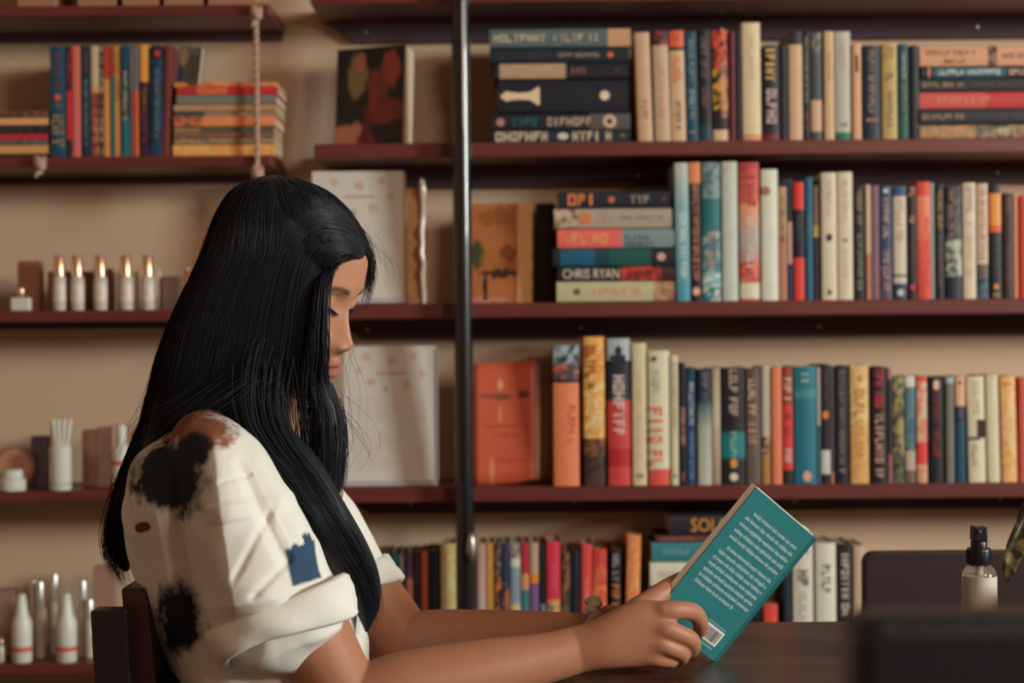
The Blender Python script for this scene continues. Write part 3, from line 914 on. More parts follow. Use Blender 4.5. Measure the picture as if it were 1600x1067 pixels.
upright_row([
    (746, 759, 849, 'pinkish cream paperback', [(.5, (176, 140, 128), ('g', (190, 156, 146))), (1, (176, 160, 150))], []),
    (760, 773, 849, 'golden paperback', [(1, (190, 136, 66))], []),
    (774, 783, 849, 'black and tan paperback', [(.3, (130, 100, 84), (44, 40, 46)), (1, (44, 42, 50), (190, 110, 60))], []),
    (784, 797, 849, 'navy and orange paperback', [(.35, (44, 52, 80)), (1, (150, 90, 66), (60, 56, 80))], []),
    (798, 815, 848, 'pale blue paperback with a white cap', [(.14, (110, 116, 130), (180, 150, 110)), (.22, (206, 204, 184)), (.55, (130, 150, 166)), (1, (200, 180, 140))], []),
    (815, 827, 848, 'crimson paperback with a teal foot', [(.28, (176, 46, 62)), (.42, (206, 140, 100)), (1, (60, 120, 120))], []),
    (828, 842, 848, 'cream and purple paperback', [(.28, (178, 150, 126)), (.36, (206, 130, 40)), (1, (120, 84, 130))], []),
    (844, 853, 849, 'thin black paperback', [(.55, (36, 36, 42)), (1, (150, 160, 166), (50, 60, 80))], []),
    (854, 876, 846, 'wide crimson book with a bright pictured foot', [(.52, (206, 52, 72)), (1, (200, 160, 80), (120, 90, 140))], [(.2, .5, (190, 100, 140), .3)]),
    (878, 891, 860, 'dark book with a brown stripe', [(1, (64, 54, 46), (140, 92, 66))], []),
    (892, 906, 858, 'black paperback', [(1, (26, 34, 42))], []),
    (908, 925, 850, 'red paperback with pink lettering', [(1, (206, 72, 66))], [(.3, .65, (220, 140, 130), .4)], .6),
    (926, 948, 858, 'red book with a yellow glow', [(.15, (196, 66, 60)), (.35, (200, 110, 66), (196, 66, 60)), (.65, (206, 80, 64), (214, 130, 80)), (1, (190, 60, 60))], [], .6),
    (954, 970, 858, 'black paperback with white and yellow lettering', [(1, (34, 32, 38))], [(.05, .33, (150, 144, 140), .6), (.34, .6, (214, 140, 66), .7)], .6),
    (978, 1000, 836, 'tall orange book leaning right', [(1, (214, 124, 74), (222, 150, 96))], [], 1.8),
], 1022, Z4, S, 'upright books on the lowest shelf right of the pole')
flat_stack([
    (1046, 1200, 806, 838, 'black book with golden lettering', [(1, (38, 36, 42))], [(.22, .62, (216, 146, 66), .66, 'SOLO')]),
    (1025, 1200, 838, 848, 'thin brown booklet', [(1, (84, 44, 46))], [(.03, .5, (170, 110, 92), .5)]),
    (1018, 1198, 848, 879, 'teal book with a pale band', [(.46, (50, 120, 126)), (.5, (170, 180, 170)), (1, (90, 150, 156))], [(.1, .36, (120, 160, 176), .25)]),
    (1016, 1190, 879, 918, 'white book with faint lettering', [(1, (206, 200, 180))], [(.08, .36, (186, 182, 164), .25)]),
    (1012, 1190, 918, 972, 'black book beneath the white one', [(1, (36, 38, 46))], []),
    (1012, 1190, 972, 1022, 'charcoal book at the foot', [(1, (40, 36, 42))], []),
], 'in the stack behind the held book', 'stack of books on the lowest shelf', z_base=Z4)
S = 'right of the held book'
upright_row([
    (1193, 1216, 944, 'short bright red book', [(1, (214, 70, 58))], []),
    (1225, 1236, 870, 'thin navy paperback', [(1, (34, 46, 60))], []),
    (1238, 1271, 850, 'white book with dark red lettering', [(1, (200, 194, 180))], [(.06, .22, (120, 60, 54), .6), (.24, .42, (60, 50, 50), .5), (.45, .72, (160, 160, 156), .35)]),
    (1275, 1307, 848, 'white rounded book with black capitals', [(1, (206, 204, 188))], [(.2, .5, (84, 80, 76), .38)]),
    (1309, 1333, 850, 'black book with white capitals', [(1, (38, 36, 42))], [(.08, .7, (190, 176, 166), .5)]),
    (1334, 1352, 852, 'pale tan book', [(1, (190, 160, 134))], []),
], 1022, Z4, S, 'upright books on the lowest shelf by the held book')

# ------------------------------------------------------------------ face-on books, menus and magazines
def paint_mat(name, layers, base, rough=0.4, distort=0.16):
    """Procedural picture for a cover: base colour plus soft noise-edged spots (u, v, ru, rv, colour) in the cover's own 0-1 coordinates."""
    m, nt, b, N, L = nodes_of(name)
    at = N('ShaderNodeAttribute')
    at.attribute_name = 'place'
    nz = N('ShaderNodeTexNoise')
    nz.inputs['Scale'].default_value = 9
    nz.inputs['Detail'].default_value = 4
    L(at.outputs['Vector'], nz.inputs['Vector'])
    sub = N('ShaderNodeVectorMath')
    sub.operation = 'SUBTRACT'
    sub.inputs[1].default_value = (0.5, 0.5, 0.5)
    L(nz.outputs['Color'], sub.inputs[0])
    sc = N('ShaderNodeVectorMath')
    sc.operation = 'SCALE'
    sc.inputs['Scale'].default_value = distort
    L(sub.outputs[0], sc.inputs[0])
    ad = N('ShaderNodeVectorMath')
    ad.operation = 'ADD'
    L(at.outputs['Vector'], ad.inputs[0])
    L(sc.outputs[0], ad.inputs[1])
    cur = None
    for (u, v, ru, rv, c) in layers:
        s1 = N('ShaderNodeVectorMath')
        s1.operation = 'SUBTRACT'
        s1.inputs[1].default_value = (u, v, 0)
        L(ad.outputs[0], s1.inputs[0])
        s2 = N('ShaderNodeVectorMath')
        s2.operation = 'MULTIPLY'
        s2.inputs[1].default_value = (1 / ru, 1 / rv, 0)
        L(s1.outputs[0], s2.inputs[0])
        ln = N('ShaderNodeVectorMath')
        ln.operation = 'LENGTH'
        L(s2.outputs[0], ln.inputs[0])
        mr = N('ShaderNodeMapRange')
        mr.inputs[1].default_value = 1.1
        mr.inputs[2].default_value = 0.8
        L(ln.outputs['Value'], mr.inputs[0])
        mx = N('ShaderNodeMix')
        mx.data_type = 'RGBA'
        L(mr.outputs[0], mx.inputs[0])
        if cur is None:
            mx.inputs[6].default_value = alb(base) + [1]
        else:
            L(cur, mx.inputs[6])
        mx.inputs[7].default_value = alb(c) + [1]
        cur = mx.outputs[2]
    if cur is None:
        b.inputs['Base Color'].default_value = alb(base) + [1]
    else:
        L(cur, b.inputs['Base Color'])
    b.inputs['Roughness'].default_value = rough
    return m


def add_place(me, fn):
    at = me.attributes.new('place', 'FLOAT_VECTOR', 'POINT')
    flat = []
    for v in me.vertices:
        u, w = fn(v.co)
        flat += [u, w, 0.0]
    at.data.foreach_set('vector', flat)


def frame_from(bl, br, tl):
    """Matrix with x along the bottom edge, z up the left edge, y away from the camera."""
    x = (br - bl).normalized()
    z = (tl - bl)
    z = (z - x * z.dot(x)).normalized()
    y = z.cross(x)
    m = Matrix((x, y, z)).transposed().to_4x4()
    m.translation = bl
    return m


# cookbook standing askew, its page edges to the right
bl = P(524, 223, 3.15)
br = P(629, 223, 3.10)
w_ = (br - bl).length
ang = math.atan2(br.y - bl.y, br.x - bl.x)
hC = P(580, 74, 3.13).z - Z1
cb = empty('cookbook', (bl.x, bl.y, Z1 + 0.002), (math.radians(-4.5), 0, ang))
tag(cb, 'dark cookbook with a food picture standing face-on left of the pole', 'book')
th = 0.042
mb = MB().box(0, w_, 0, 0.0012, 0, hC)
o = mb.build('front_cover', paint_mat('cookbook_picture', [(.3, .72, .16, .24, (124, 112, 70)), (.36, .86, .08, .1, (176, 106, 80)), (.62, .6, .16, .2, (112, 56, 44)), (.8, .78, .13, .2, (150, 72, 56)), (.72, .35, .3, .14, (116, 46, 44)), (.55, .55, .07, .2, (130, 50, 48)), (.2, .1, .3, .14, (176, 116, 92)), (.45, .02, .16, .12, (120, 40, 46)), (.45, .18, .06, .2, (90, 34, 40))], (34, 28, 34)), cb)
add_place(o.data, lambda c: (c.x / w_, c.z / hC))
MB().box(0.002, w_ - 0.001, 0.0012, th, 0.001, hC - 0.002).build('page_block', M_paper, cb)
MB().box(0, w_, th, th + 0.0012, 0, hC).build('back_cover', mat('cookbook_back', alb((40, 32, 36))), cb)
MB().box(-0.0012, 0, 0, th + 0.0012, 0, hC).build('spine', mat('cookbook_back', alb((40, 32, 36))), cb)

# white menu cards in stands
M_card = mat('menu_card', (0.74, 0.69, 0.63), rough=0.45, var=0.03, scale=6)
M_acryl = mat('acrylic_edge', (0.55, 0.48, 0.55), rough=0.15, var=0.02)
DOT = [(214, 140, 100), (214, 120, 90), (206, 150, 110), (206, 160, 110), (200, 110, 110), (130, 140, 140), (190, 170, 110)]


def menu(xl, xr, yt, yb, z, label, seed, extra):
    D = 3.10
    w = P(xr, (yt + yb) / 2, D).x - P(xl, (yt + yb) / 2, D).x
    h = P((xl + xr) / 2, yt, D).z - z
    r = empty('menu_card', (P(xl, (yt + yb) / 2, D).x, D, z + 0.0015), (math.radians(-5), 0, 0))
    tag(r, label, 'menu', 'white menu cards left of the pole')
    MB().box(0, w, 0, 0.003, 0.010, h).build('card', M_card, r, bevel=0.0006)
    MB().box(-0.002, w + 0.002, -0.004, 0.012, 0, 0.010).build('stand_foot', M_acryl, r, bevel=0.001)
    MB().box(w + 0.0005, w + 0.0035, -0.002, 0.009, 0.010, h * 0.98).build('stand_edge', M_acryl if not extra else mat('amber_edge', (0.62, 0.36, 0.2), rough=0.3), r)
    rr = random.Random(seed)
    ink = MB()
    y = -0.0006
    spots = [(.25, .92, .05), (.52, .89, .055), (.76, .92, .045), (.86, .80, .045), (.30, .74, .05), (.46, .69, .04), (.68, .72, .06), (.17, .83, .04)]
    for k, (u, v, s) in enumerate(spots):
        n = 9
        ring = []
        for j in range(n):
            a = 2 * math.pi * j / n
            q = s * w * rr.uniform(.6, 1.1)
            ring.append((u * w + q * math.cos(a), y, v * h + q * math.sin(a)))
        c = alb(DOT[k % 7], 1.0)
        c = [0.5 * v_ + 0.5 * x_ for v_, x_ in zip(c, (0.74, 0.69, 0.63))]
        ink.add(ring, [tuple(range(n))], c)
    red = (0.62, 0.40, 0.34)
    ink.quadxz(.36 * w, .68 * w, .795 * h, .815 * h, y, red)
    pale = (0.66, 0.54, 0.49)
    gr = (0.55, 0.57, 0.53)
    for block in ((.60, .46), (.40, .12)):
        ink.quadxz(.12 * w, .34 * w, block[0] * h + 0.004, block[0] * h + 0.0065, y, gr)
        zz = block[0] * h - 0.004
        while zz > block[1] * h:
            ink.quadxz(.13 * w, rr.uniform(.4, .62) * w, zz, zz + 0.0016, y, pale)
            ink.quadxz(.80 * w, .90 * w, zz, zz + 0.0016, y, pale)
            zz -= 0.0062
    ink.build('menu_print', M_ink, r, ink=True)['kind'] = 'stuff'
    return r


menu(486, 630, 266, 471, Z2, 'white menu card beside the forehead on the second shelf', 3, True)
menu(536, 681, 541, 752, Z3, 'white menu card beside the lips on the third shelf', 5, False)

# small gift in crinkled film beside the upper menu
gb = empty('wrapped_gift', (P(651, 400, 3.14).x, 3.14, Z2))
tag(gb, 'amber gift box in shiny clear film beside the upper menu card', 'gift')
gw = (P(666, 400, 3.14).x - P(636, 400, 3.14).x)
gh = P(650, 283, 3.14).z - Z2
MB().box(-gw / 2, gw / 2 * 0.5, 0, 0.05, 0, gh * 0.94).build('box', mat('amber_card', alb((150, 100, 60)), rough=0.4, var=0.5, scale=60), gb, bevel=0.001)
fm = MB()
rr = random.Random(2)
pts, rad = [], []
for k in range(13):
    pts.append((gw * (0.30 + 0.06 * rr.uniform(-1, 1)), -0.004 + 0.004 * rr.uniform(-1, 1), gh * k / 12.0))
    rad.append((rr.uniform(0.003, 0.006), rr.uniform(0.002, 0.004)))
rad[-2] = (0.007, 0.004)
fm.tube(pts, rad, 8, up=(0, 1, 0))
fm.build('film_fold', mat('clear_film', (0.75, 0.62, 0.5), rough=0.12, var=0.25, scale=60, spec=0.9), gb, smooth=True)

# bonsai picture book with torn cream edge, right of the pole on the second shelf
bb = empty('picture_book', (P(736, 400, 3.14).x, 3.145, Z2 + 0.001), (math.radians(-4), 0, math.radians(-9)))
tag(bb, 'orange brown picture book with a bonsai tree, right of the pole', 'book')
bw = P(809, 400, 3.12).x - P(736, 400, 3.12).x
bh = P(780, 317, 3.13).z - Z2
o = MB().box(0, bw, 0, 0.0012, 0, bh).build('front_cover', paint_mat('bonsai_picture', [(.5, .86, .42, .1, (150, 92, 50)), (.12, .48, .2, .14, (66, 74, 48)), (.55, .42, .36, .16, (170, 110, 60)), (.62, .30, .46, .035, (70, 44, 40)), (.3, .16, .05, .2, (60, 36, 36)), (.25, .03, .6, .02, (190, 140, 130)), (.8, .5, .2, .1, (130, 70, 44))], (178, 110, 66)), bb)
add_place(o.data, lambda c: (c.x / bw, c.z / bh))
MB().box(0.001, bw - 0.001, 0.0012, 0.028, 0.001, bh - 0.002).build('page_block', M_paper, bb)
MB().box(0, bw, 0.028, 0.0292, 0, bh).build('back_cover', mat('bonsai_back', alb((150, 90, 56))), bb)
# its thick cream fore-edge
fe = MB()
rr = random.Random(9)
n = 15
ew = P(832, 400, 3.12).x - P(809, 400, 3.12).x
prev = None
vs_, fs_ = [], []
for k in range(n + 1):
    z_ = bh * k / n
    o1 = rr.uniform(-.0012, .0012)
    vs_ += [(bw, -0.001, z_), (bw + ew + o1, 0.004, z_), (bw + ew + o1 - 0.002, 0.02, z_), (bw, 0.024, z_)]
for k in range(n):
    for j in range(4):
        a, b_ = k * 4 + j, k * 4 + (j + 1) % 4
        fs_.append((a, b_, b_ + 4, a + 4))
fs_ += [(3, 2, 1, 0), (n * 4, n * 4 + 1, n * 4 + 2, n * 4 + 3)]
fe.add(vs_, fs_)
fe.build('fore_edge', mat('deckled_pages', alb((214, 166, 118)), rough=0.8, var=0.1, scale=200, stretch=(1, 1, 0.05)), bb)
# dark slab standing in for the shadow between bonsai book and stack
shadow_slab = empty('book', (P(853, 400, 3.17).x, 3.165, Z2))
tag(shadow_slab, 'dark slab standing in for the shadow between bonsai book and stack', 'book')
make_book(shadow_slab, P(868, 400, 3.17).x - P(838, 400, 3.17).x, (P(850, 318, 3.17).z - Z2), 0.09, [(1, (40, 34, 38))], [], 41)

# curled orange magazine on the third shelf
mg = empty('magazine', (P(741, 650, 3.13).x, 3.125, Z3 + 0.001), (math.radians(-4), 0, 0))
tag(mg, 'curled orange magazine standing face-on right of the pole', 'magazine')
mw = P(838, 650, 3.12).x - P(741, 650, 3.12).x
mh = P(780, 568, 3.13).z - Z3


def curved_sheet(w, h, t, bow, flare):
    mb_ = MB()
    nu, nv = 12, 10
    vs_ = []
    for side in (0, t):
        for j in range(nv + 1):
            for i in range(nu + 1):
                u, v = i / nu, j / nv
                vs_.append((u * w * (1 - 0.05 * (1 - v)), side + bow * u * u + flare * (u ** 3) * (1 - v), v * h + 0.006 * u * u * v + 0.010 * u * u * u * (1 - v)))
    A = (nu + 1) * (nv + 1)
    fs_ = []
    for j in range(nv):
        for i in range(nu):
            a = j * (nu + 1) + i
            fs_.append((a, a + 1, a + nu + 2, a + nu + 1))
            fs_.append((A + a + nu + 1, A + a + nu + 2, A + a + 1, A + a))
    for i in range(nu):
        fs_.append((i + 1, i, A + i, A + i + 1))
        a = nv * (nu + 1) + i
        fs_.append((a, a + 1, A + a + 1, A + a))
    for j in range(nv):
        a = j * (nu + 1)
        fs_.append((a, a + nu + 1, A + a + nu + 1, A + a))
        a += nu
        fs_.append((a + nu + 1, a, A + a, A + a + nu + 1))
    return mb_.add(vs_, fs_)


o = curved_sheet(mw, mh, 0.0008, -0.006, -0.01).build('front_cover', paint_mat('magazine_picture', [(.34, .73, .30, .022, (150, 80, 58)), (.46, .71, .14, .020, (112, 74, 56)), (.80, .74, .10, .035, (100, 60, 58)), (.43, .82, .045, .05, (222, 152, 112)), (.42, .58, .035, .07, (216, 130, 100)), (.45, .48, .36, .010, (160, 74, 56)), (.52, .40, .26, .009, (160, 74, 56)), (.55, .20, .28, .009, (160, 74, 56)), (.28, .10, .035, .13, (216, 132, 104))], (198, 92, 68), 0.35, 0.04), mg, smooth=True)
add_place(o.data, lambda c: (c.x / mw, c.z / mh))
curved_sheet(mw * 1.10, mh * 0.985, 0.004, -0.003, -0.006).build('inner_pages', mat('magazine_paper', alb((190, 160, 140)), rough=0.6), mg, smooth=True, loc=(0, 0.004, 0))
curved_sheet(mw * 1.25, mh * 0.97, 0.001, 0.002, 0.0).build('back_cover', mat('magazine_back', alb((170, 136, 112)), rough=0.6), mg, smooth=True, loc=(0, 0.012, 0))

# ------------------------------------------------------------------ left shelves
LB = LD + 0.012
ZL = LZ[1]
upright_row([
    (77, 103, 72, 'thick deep blue comic with red and gold lettering', [(1, (20, 72, 98))], [(.05, .4, (120, 50, 56), .4), (.43, .49, (214, 90, 66), .4, 'disc'), (.52, .60, (120, 100, 90), .5), (.62, .92, (170, 140, 60), .4, None, -.16), (.62, .92, (150, 130, 66), .4, None, .2)]),
    (104, 111, 72, 'thin crimson comic', [(.4, (130, 50, 54), (60, 36, 44)), (.84, (206, 48, 58)), (1, (60, 40, 54))], []),
    (112, 126, 72, 'pink comic', [(1, (200, 102, 94))], []),
    (127, 141, 72, 'navy comic with pale lettering', [(1, (24, 48, 72))], [(.05, .25, (130, 70, 66), .4), (.3, .9, (110, 124, 130), .4)]),
    (142, 154, 72, 'cream and maroon comic', [(.36, (190, 166, 138)), (.42, (206, 150, 80)), (1, (124, 50, 56), (170, 110, 80))], []),
    (155, 160, 72, 'thin charcoal comic', [(1, (50, 48, 54), (150, 140, 130))], []),
    (161, 172, 72, 'red topped yellow comic', [(.3, (180, 66, 56)), (1, (222, 142, 70))], []),
    (172, 177, 74, 'thin teal comic', [(.25, (170, 60, 50)), (1, (24, 104, 108))], []),
    (178, 188, 72, 'mustard comic', [(1, (206, 150, 82))], [(.04, .5, (130, 110, 60), .5)]),
    (190, 202, 72, 'teal blue comic with pale lettering', [(.2, (24, 70, 92)), (.65, (34, 56, 66)), (1, (30, 104, 116))], [(.22, .7, (176, 176, 160), .5)]),
    (203, 209, 72, 'thin mauve comic', [(.4, (130, 100, 96), (80, 110, 120)), (1, (120, 80, 84))], []),
    (210, 216, 72, 'thin orange comic', [(.4, (110, 110, 116)), (1, (206, 96, 56))], []),
    (218, 233, 70, 'black comic with a yellow label', [(.33, (226, 152, 72)), (1, (38, 36, 46), (90, 50, 60))], [(.4, .6, (140, 104, 60), .4)]),
    (234, 254, 72, 'dark blue comic with a red dot', [(.12, (30, 36, 50)), (1, (24, 62, 92), (34, 44, 62))], [(.04, .1, (206, 56, 50), .4, 'disc', .1), (.2, .85, (110, 130, 140), .3, None, .1)], 1.0),
    (255, 267, 70, 'brown red comic', [(1, (110, 54, 52))], [], 2.0),
], 244, ZL, 'on second hanging shelf', 'comics on the second hanging shelf', D=LB, depth=0.14)

flat_stack([
    (-70, 75, 171, 182, 'patterned brown comic', [(1, (130, 80, 62), (70, 50, 52))], []),
    (-70, 75, 182, 194, 'cream comic', [(1, (214, 156, 108))], []),
    (-70, 75, 194, 206, 'black comic', [(1, (36, 36, 44), (60, 60, 64))], []),
    (-70, 74, 206, 217, 'crimson comic', [(1, (176, 52, 62))], []),
    (-70, 74, 217, 225, 'grey blue comic', [(1, (104, 106, 104), (80, 70, 70))], []),
    (-70, 75, 225, 239, 'pale orange comic', [(1, (206, 148, 92))], []),
    (-70, 74, 239, 245, 'dark plum comic', [(1, (60, 44, 48))], []),
], 'in the left edge stack', 'flat comics at the left edge', D=LB, depth=0.14, z_base=ZL)
zt = flat_stack([
    (272, 432, 128, 136, 'thin yellow and red comic', [(.2, (206, 130, 66)), (1, (214, 140, 84), (206, 96, 66))], []),
    (276, 434, 136, 148, 'crimson and orange comic', [(.2, (176, 48, 56)), (.5, (206, 100, 66)), (1, (190, 44, 58))], []),
    (276, 432, 148, 163, 'grey green comic', [(1, (116, 116, 104))], []),
    (272, 431, 163, 174, 'beige comic', [(1, (176, 136, 100))], []),
    (272, 432, 174, 181, 'thin grey comic', [(.3, (70, 74, 76)), (1, (150, 128, 104))], []),
    (272, 430, 181, 198, 'orange comic', [(.28, (200, 110, 70), (110, 80, 60)), (1, (220, 132, 84))], []),
    (272, 428, 198, 207, 'olive green comic', [(.26, (140, 116, 86)), (1, (88, 88, 70))], []),
    (272, 428, 207, 215, 'brown mauve comic', [(1, (130, 92, 78))], []),
    (272, 428, 215, 225, 'dusty beige comic', [(1, (160, 130, 96), (120, 110, 90))], []),
    (270, 428, 225, 244, 'golden yellow comic', [(1, (220, 148, 78), (222, 170, 100))], []),
], 'in the stack behind the rope', 'flat comics behind the rope', D=LB, depth=0.15, z_base=ZL)
# the comic that leans across the stack, its cover turned to the room
a = P(272, 243, LB + 0.02)
lc = empty('book', (P(276, 130, LB + 0.012).x, LB + 0.012, zt + 0.001), (0, math.radians(9), math.radians(-30)))
tag(lc, 'pale blue comic leaning on top of the flat comics, cover half turned', 'book')
lh, lw = 0.066, 0.05
o = MB().box(0, lw, 0, 0.001, 0, lh).build('front_cover', paint_mat('comic_picture', [(.2, .72, .22, .26, (190, 166, 140)), (.7, .5, .3, .4, (92, 90, 84)), (.1, .2, .2, .3, (60, 90, 130)), (.6, .9, .3, .1, (120, 130, 130))], (96, 110, 112)), lc)
add_place(o.data, lambda c: (c.x / lw, c.z / lh))
MB().box(0.001, lw - 0.001, 0.001, 0.007, 0.001, lh - 0.001).build('page_block', M_paper, lc)
MB().box(0, lw, 0.007, 0.008, 0, lh).build('back_cover', mat('comic_back', alb((70, 90, 110))), lc)
MB().box(-0.001, 0, 0, 0.008, 0, lh).build('spine', mat('comic_back', alb((70, 90, 110))), lc)

# cartons whose feet show along the top edge
M_kraft = mat('kraft_card', alb((150, 108, 82)), rough=0.8)
for i, (x0, x1) in enumerate(((27, 86), (121, 180), (191, 247), (256, 316), (325, 400))):
    a, b_ = P(x0, 5, LB).x, P(x1, 5, LB).x
    r = empty('carton', ((a + b_) / 2, LB, LZ[0]))
    tag(r, 'tan carton foot at the top edge, %s from the left on highest hanging shelf' % ORD[i], 'carton', 'cartons on the highest hanging shelf')
    w = b_ - a
    MB().box(-w / 2, w / 2, 0, 0.13, 0, 0.16).build('body', M_kraft, r, bevel=0.001)
    MB().box(-w / 2, w / 2, -0.0005, 0.1305, 0.161, 0.166).build('lid_flap', M_kraft, r)


# third hanging shelf: perfume
def carton(x0, x1, yt, z, D, col, label, group, depth=0.03, cat='carton'):
    a, b_ = P(x0, yt, D).x, P(x1, yt, D).x
    h = P((x0 + x1) / 2, yt, D).z - z
    r = empty('carton', ((a + b_) / 2, D, z + 0.0002))
    tag(r, label, cat, group)
    w = b_ - a
    mm = mat('card_%d_%d_%d' % col, alb(col), rough=0.6)
    MB().box(-w / 2, w / 2, 0, depth, 0, h * 0.94).build('body', mm, r, bevel=0.0008)
    MB().box(-w / 2 + 0.0004, w / 2 - 0.0004, 0.0004, depth - 0.0004, h * 0.94, h).build('lid_flap', mm, r, bevel=0.0008)
    return r


z = LZ[2]
D1, D2 = LD + 0.02, LD + 0.065
for i, x in enumerate((93, 121, 157, 197, 231)):
    c = P(x, 450, D1)
    k = 1.0 / (F / D1)
    r = empty('perfume_roller', (c.x, D1, z))
    tag(r, 'slim perfume roller with a rose gold cap, %s from the left' % ORD[i], 'perfume', 'gold capped perfume rollers')
    R_ = 10.5 * k
    hb = P(x, 432, D1).z - z
    ht = P(x, 399, D1).z - z
    MB().lathe([(R_ * .9, 0), (R_, 0.002), (R_, hb * 0.93), (R_ * .8, hb)], 20).build('glass_body', mat('perfume_liquid', (0.62, 0.55, 0.48), rough=0.12, var=0.15, scale=40), r, smooth=True, angle=40)
    MB().lathe([(R_ * 1.02, hb * 0.25), (R_ * 1.02, hb * 0.8)], 20).build('label', mat('perfume_label', (0.75, 0.62, 0.55), rough=0.4, var=0.3, scale=90), r, smooth=True, angle=40)
    MB().lathe([(R_ * .82, hb), (R_ * .82, ht * 0.97), (R_ * .7, ht)], 20).build('cap', M_gold, r, smooth=True, angle=40)
for i, (x0, x1, yt, col) in enumerate(((27, 62, 407, (150, 106, 84)), (74, 106, 424, (150, 112, 90)), (109, 141, 424, (140, 104, 84)), (145, 174, 420, (146, 108, 88)), (182, 211, 424, (176, 146, 122)), (215, 248, 420, (190, 164, 140)), (252, 280, 432, (110, 82, 70)))):
    carton(x0, x1, yt, z, D2, col, '%s perfume carton from the left, behind the rollers' % ORD[i], 'perfume cartons behind the rollers')
c = P(33, 460, D1)
r = empty('perfume_bottle', (c.x, D1, z))
tag(r, 'small square perfume bottle with a round gold cap', 'perfume')
k = D1 / F
MB().box(-15 * k, 15 * k, -0.009, 0.009, 0, 21 * k).build('glass_body', M_white_plastic, r, bevel=0.003)
MB().lathe([(4 * k, 21 * k), (5 * k, 24 * k), (5.5 * k, 34 * k), (4 * k, 38 * k)], 16).build('cap', M_gold, r, smooth=True)
c = P(293, 450, D1)
r = empty('amber_bottle', (c.x, D1, z))
tag(r, 'amber ornament bottle half hidden by the hair', 'bottle')
MB().lathe([(9 * k, 0), (11 * k, 10 * k), (8 * k, 30 * k), (4 * k, 38 * k), (5 * k, 46 * k), (3 * k, 60 * k)], 16).build('glass_body', mat('amber_glass', alb((150, 84, 50)), rough=0.2), r, smooth=True)
MB().lathe([(3.4 * k, 60 * k), (4 * k, 64 * k), (2 * k, 68 * k)], 12).build('stopper', M_gold, r, smooth=True)

# fourth hanging shelf: cosmetics
z = LZ[3]
D1, D2 = LD + 0.02, LD + 0.075
k = D1 / F
M_brown = mat('brown_compact', alb((140, 96, 76)), rough=0.5, var=0.25, scale=50)
c = P(26, 718, D2)
r = empty('powder_compact', (c.x, D2 - 0.02, z))
tag(r, 'round brown compact standing on edge behind the white jar', 'compact')
R_ = 32 * D2 / F
MB().lathe([(R_, 0), (R_, 0.008), (R_ * .96, 0.010)], 36).build('case', M_brown, r, smooth=True, angle=30, loc=(0, 0.01, R_ + 0.001), rot=(math.pi / 2, 0, 0))
MB().lathe([(R_ * .85, 0.0), (R_ * .83, 0.0012)], 36).build('inlay', mat('compact_inlay', alb((172, 128, 104)), rough=0.4), r, smooth=True, angle=30, loc=(0, 0, R_ + 0.001), rot=(math.pi / 2, 0, 0))
c = P(18, 750, D1 - 0.01)
r = empty('cream_jar', (c.x, D1 - 0.006, z))
tag(r, 'small white cream jar with a screw lid', 'jar')
MB().lathe([(20 * k, 0), (21 * k, 2 * k), (21 * k, 17 * k), (17 * k, 20 * k)], 28).build('body', M_white_plastic, r, smooth=True, angle=40)
MB().lathe([(16 * k, 20.3 * k), (16.5 * k, 22 * k), (16.5 * k, 31 * k), (14 * k, 33 * k)], 28).build('lid', M_white_plastic, r, smooth=True, angle=40)
carton(48, 72, 682, z, D2, (66, 46, 48), 'dark brown carton behind the jar with a glinting top', 'cosmetic cartons on the fourth hanging shelf')
c = P(94, 720, D1)
r = empty('brush_tube', (c.x, D1, z))
tag(r, 'white tube holding four upright white rods', 'tube')
MB().lathe([(16 * k, 0), (17 * k, 2 * k), (17 * k, 62 * k), (17.5 * k, 66 * k), (15.5 * k, 68 * k)], 26).build('body', M_white_plastic, r, smooth=True, angle=40)
MB().lathe([(17.3 * k, 6 * k), (17.3 * k, 12 * k)], 26).build('label_stripe', mat('mint_print', (0.4, 0.52, 0.48)), r, smooth=True, angle=30)
for q in (-10, -2, 7, 16):
    MB().tube([(q * 0.6 * k, -0.002 + 0.002 * (q % 3), 60 * k), (q * k, -0.001, 108 * k)], [3.2 * k, 3.6 * k], 10, up=(0, 1, 0)).build('rod', M_white_plastic, r, smooth=True)
carton(78, 90, 662, z, D2, (170, 110, 88), 'pinkish carton behind the rod tube', 'cosmetic cartons on the fourth hanging shelf')
carton(128, 150, 672, z, D2, (124, 86, 70), 'left of two brown cartons with black feet', 'cosmetic cartons on the fourth hanging shelf')
carton(151, 171, 668, z, D2, (132, 94, 76), 'right of two brown cartons with black feet', 'cosmetic cartons on the fourth hanging shelf')
c = P(190, 715, D1)
r = empty('pump_bottle', (c.x, D1, z))
tag(r, 'white bottle with a red slanted stripe beside the hair', 'bottle')
MB().lathe([(14 * k, 0), (15 * k, 3 * k), (15 * k, 60 * k), (8 * k, 70 * k)], 24).build('body', M_white_plastic, r, smooth=True, angle=40)
MB().lathe([(15.2 * k, 38 * k), (15.2 * k, 45 * k)], 24).build('label_stripe', mat('red_print', alb((190, 90, 70))), r, smooth=True, angle=30)
MB().lathe([(7 * k, 70 * k), (7.5 * k, 72 * k), (7.5 * k, 98 * k), (5 * k, 101 * k)], 20).build('cap', M_white_plastic, r, smooth=True, angle=40)
carton(173, 207, 664, z, D2, (176, 136, 116), 'pale pink carton behind the red striped bottle', 'cosmetic cartons on the fourth hanging shelf')

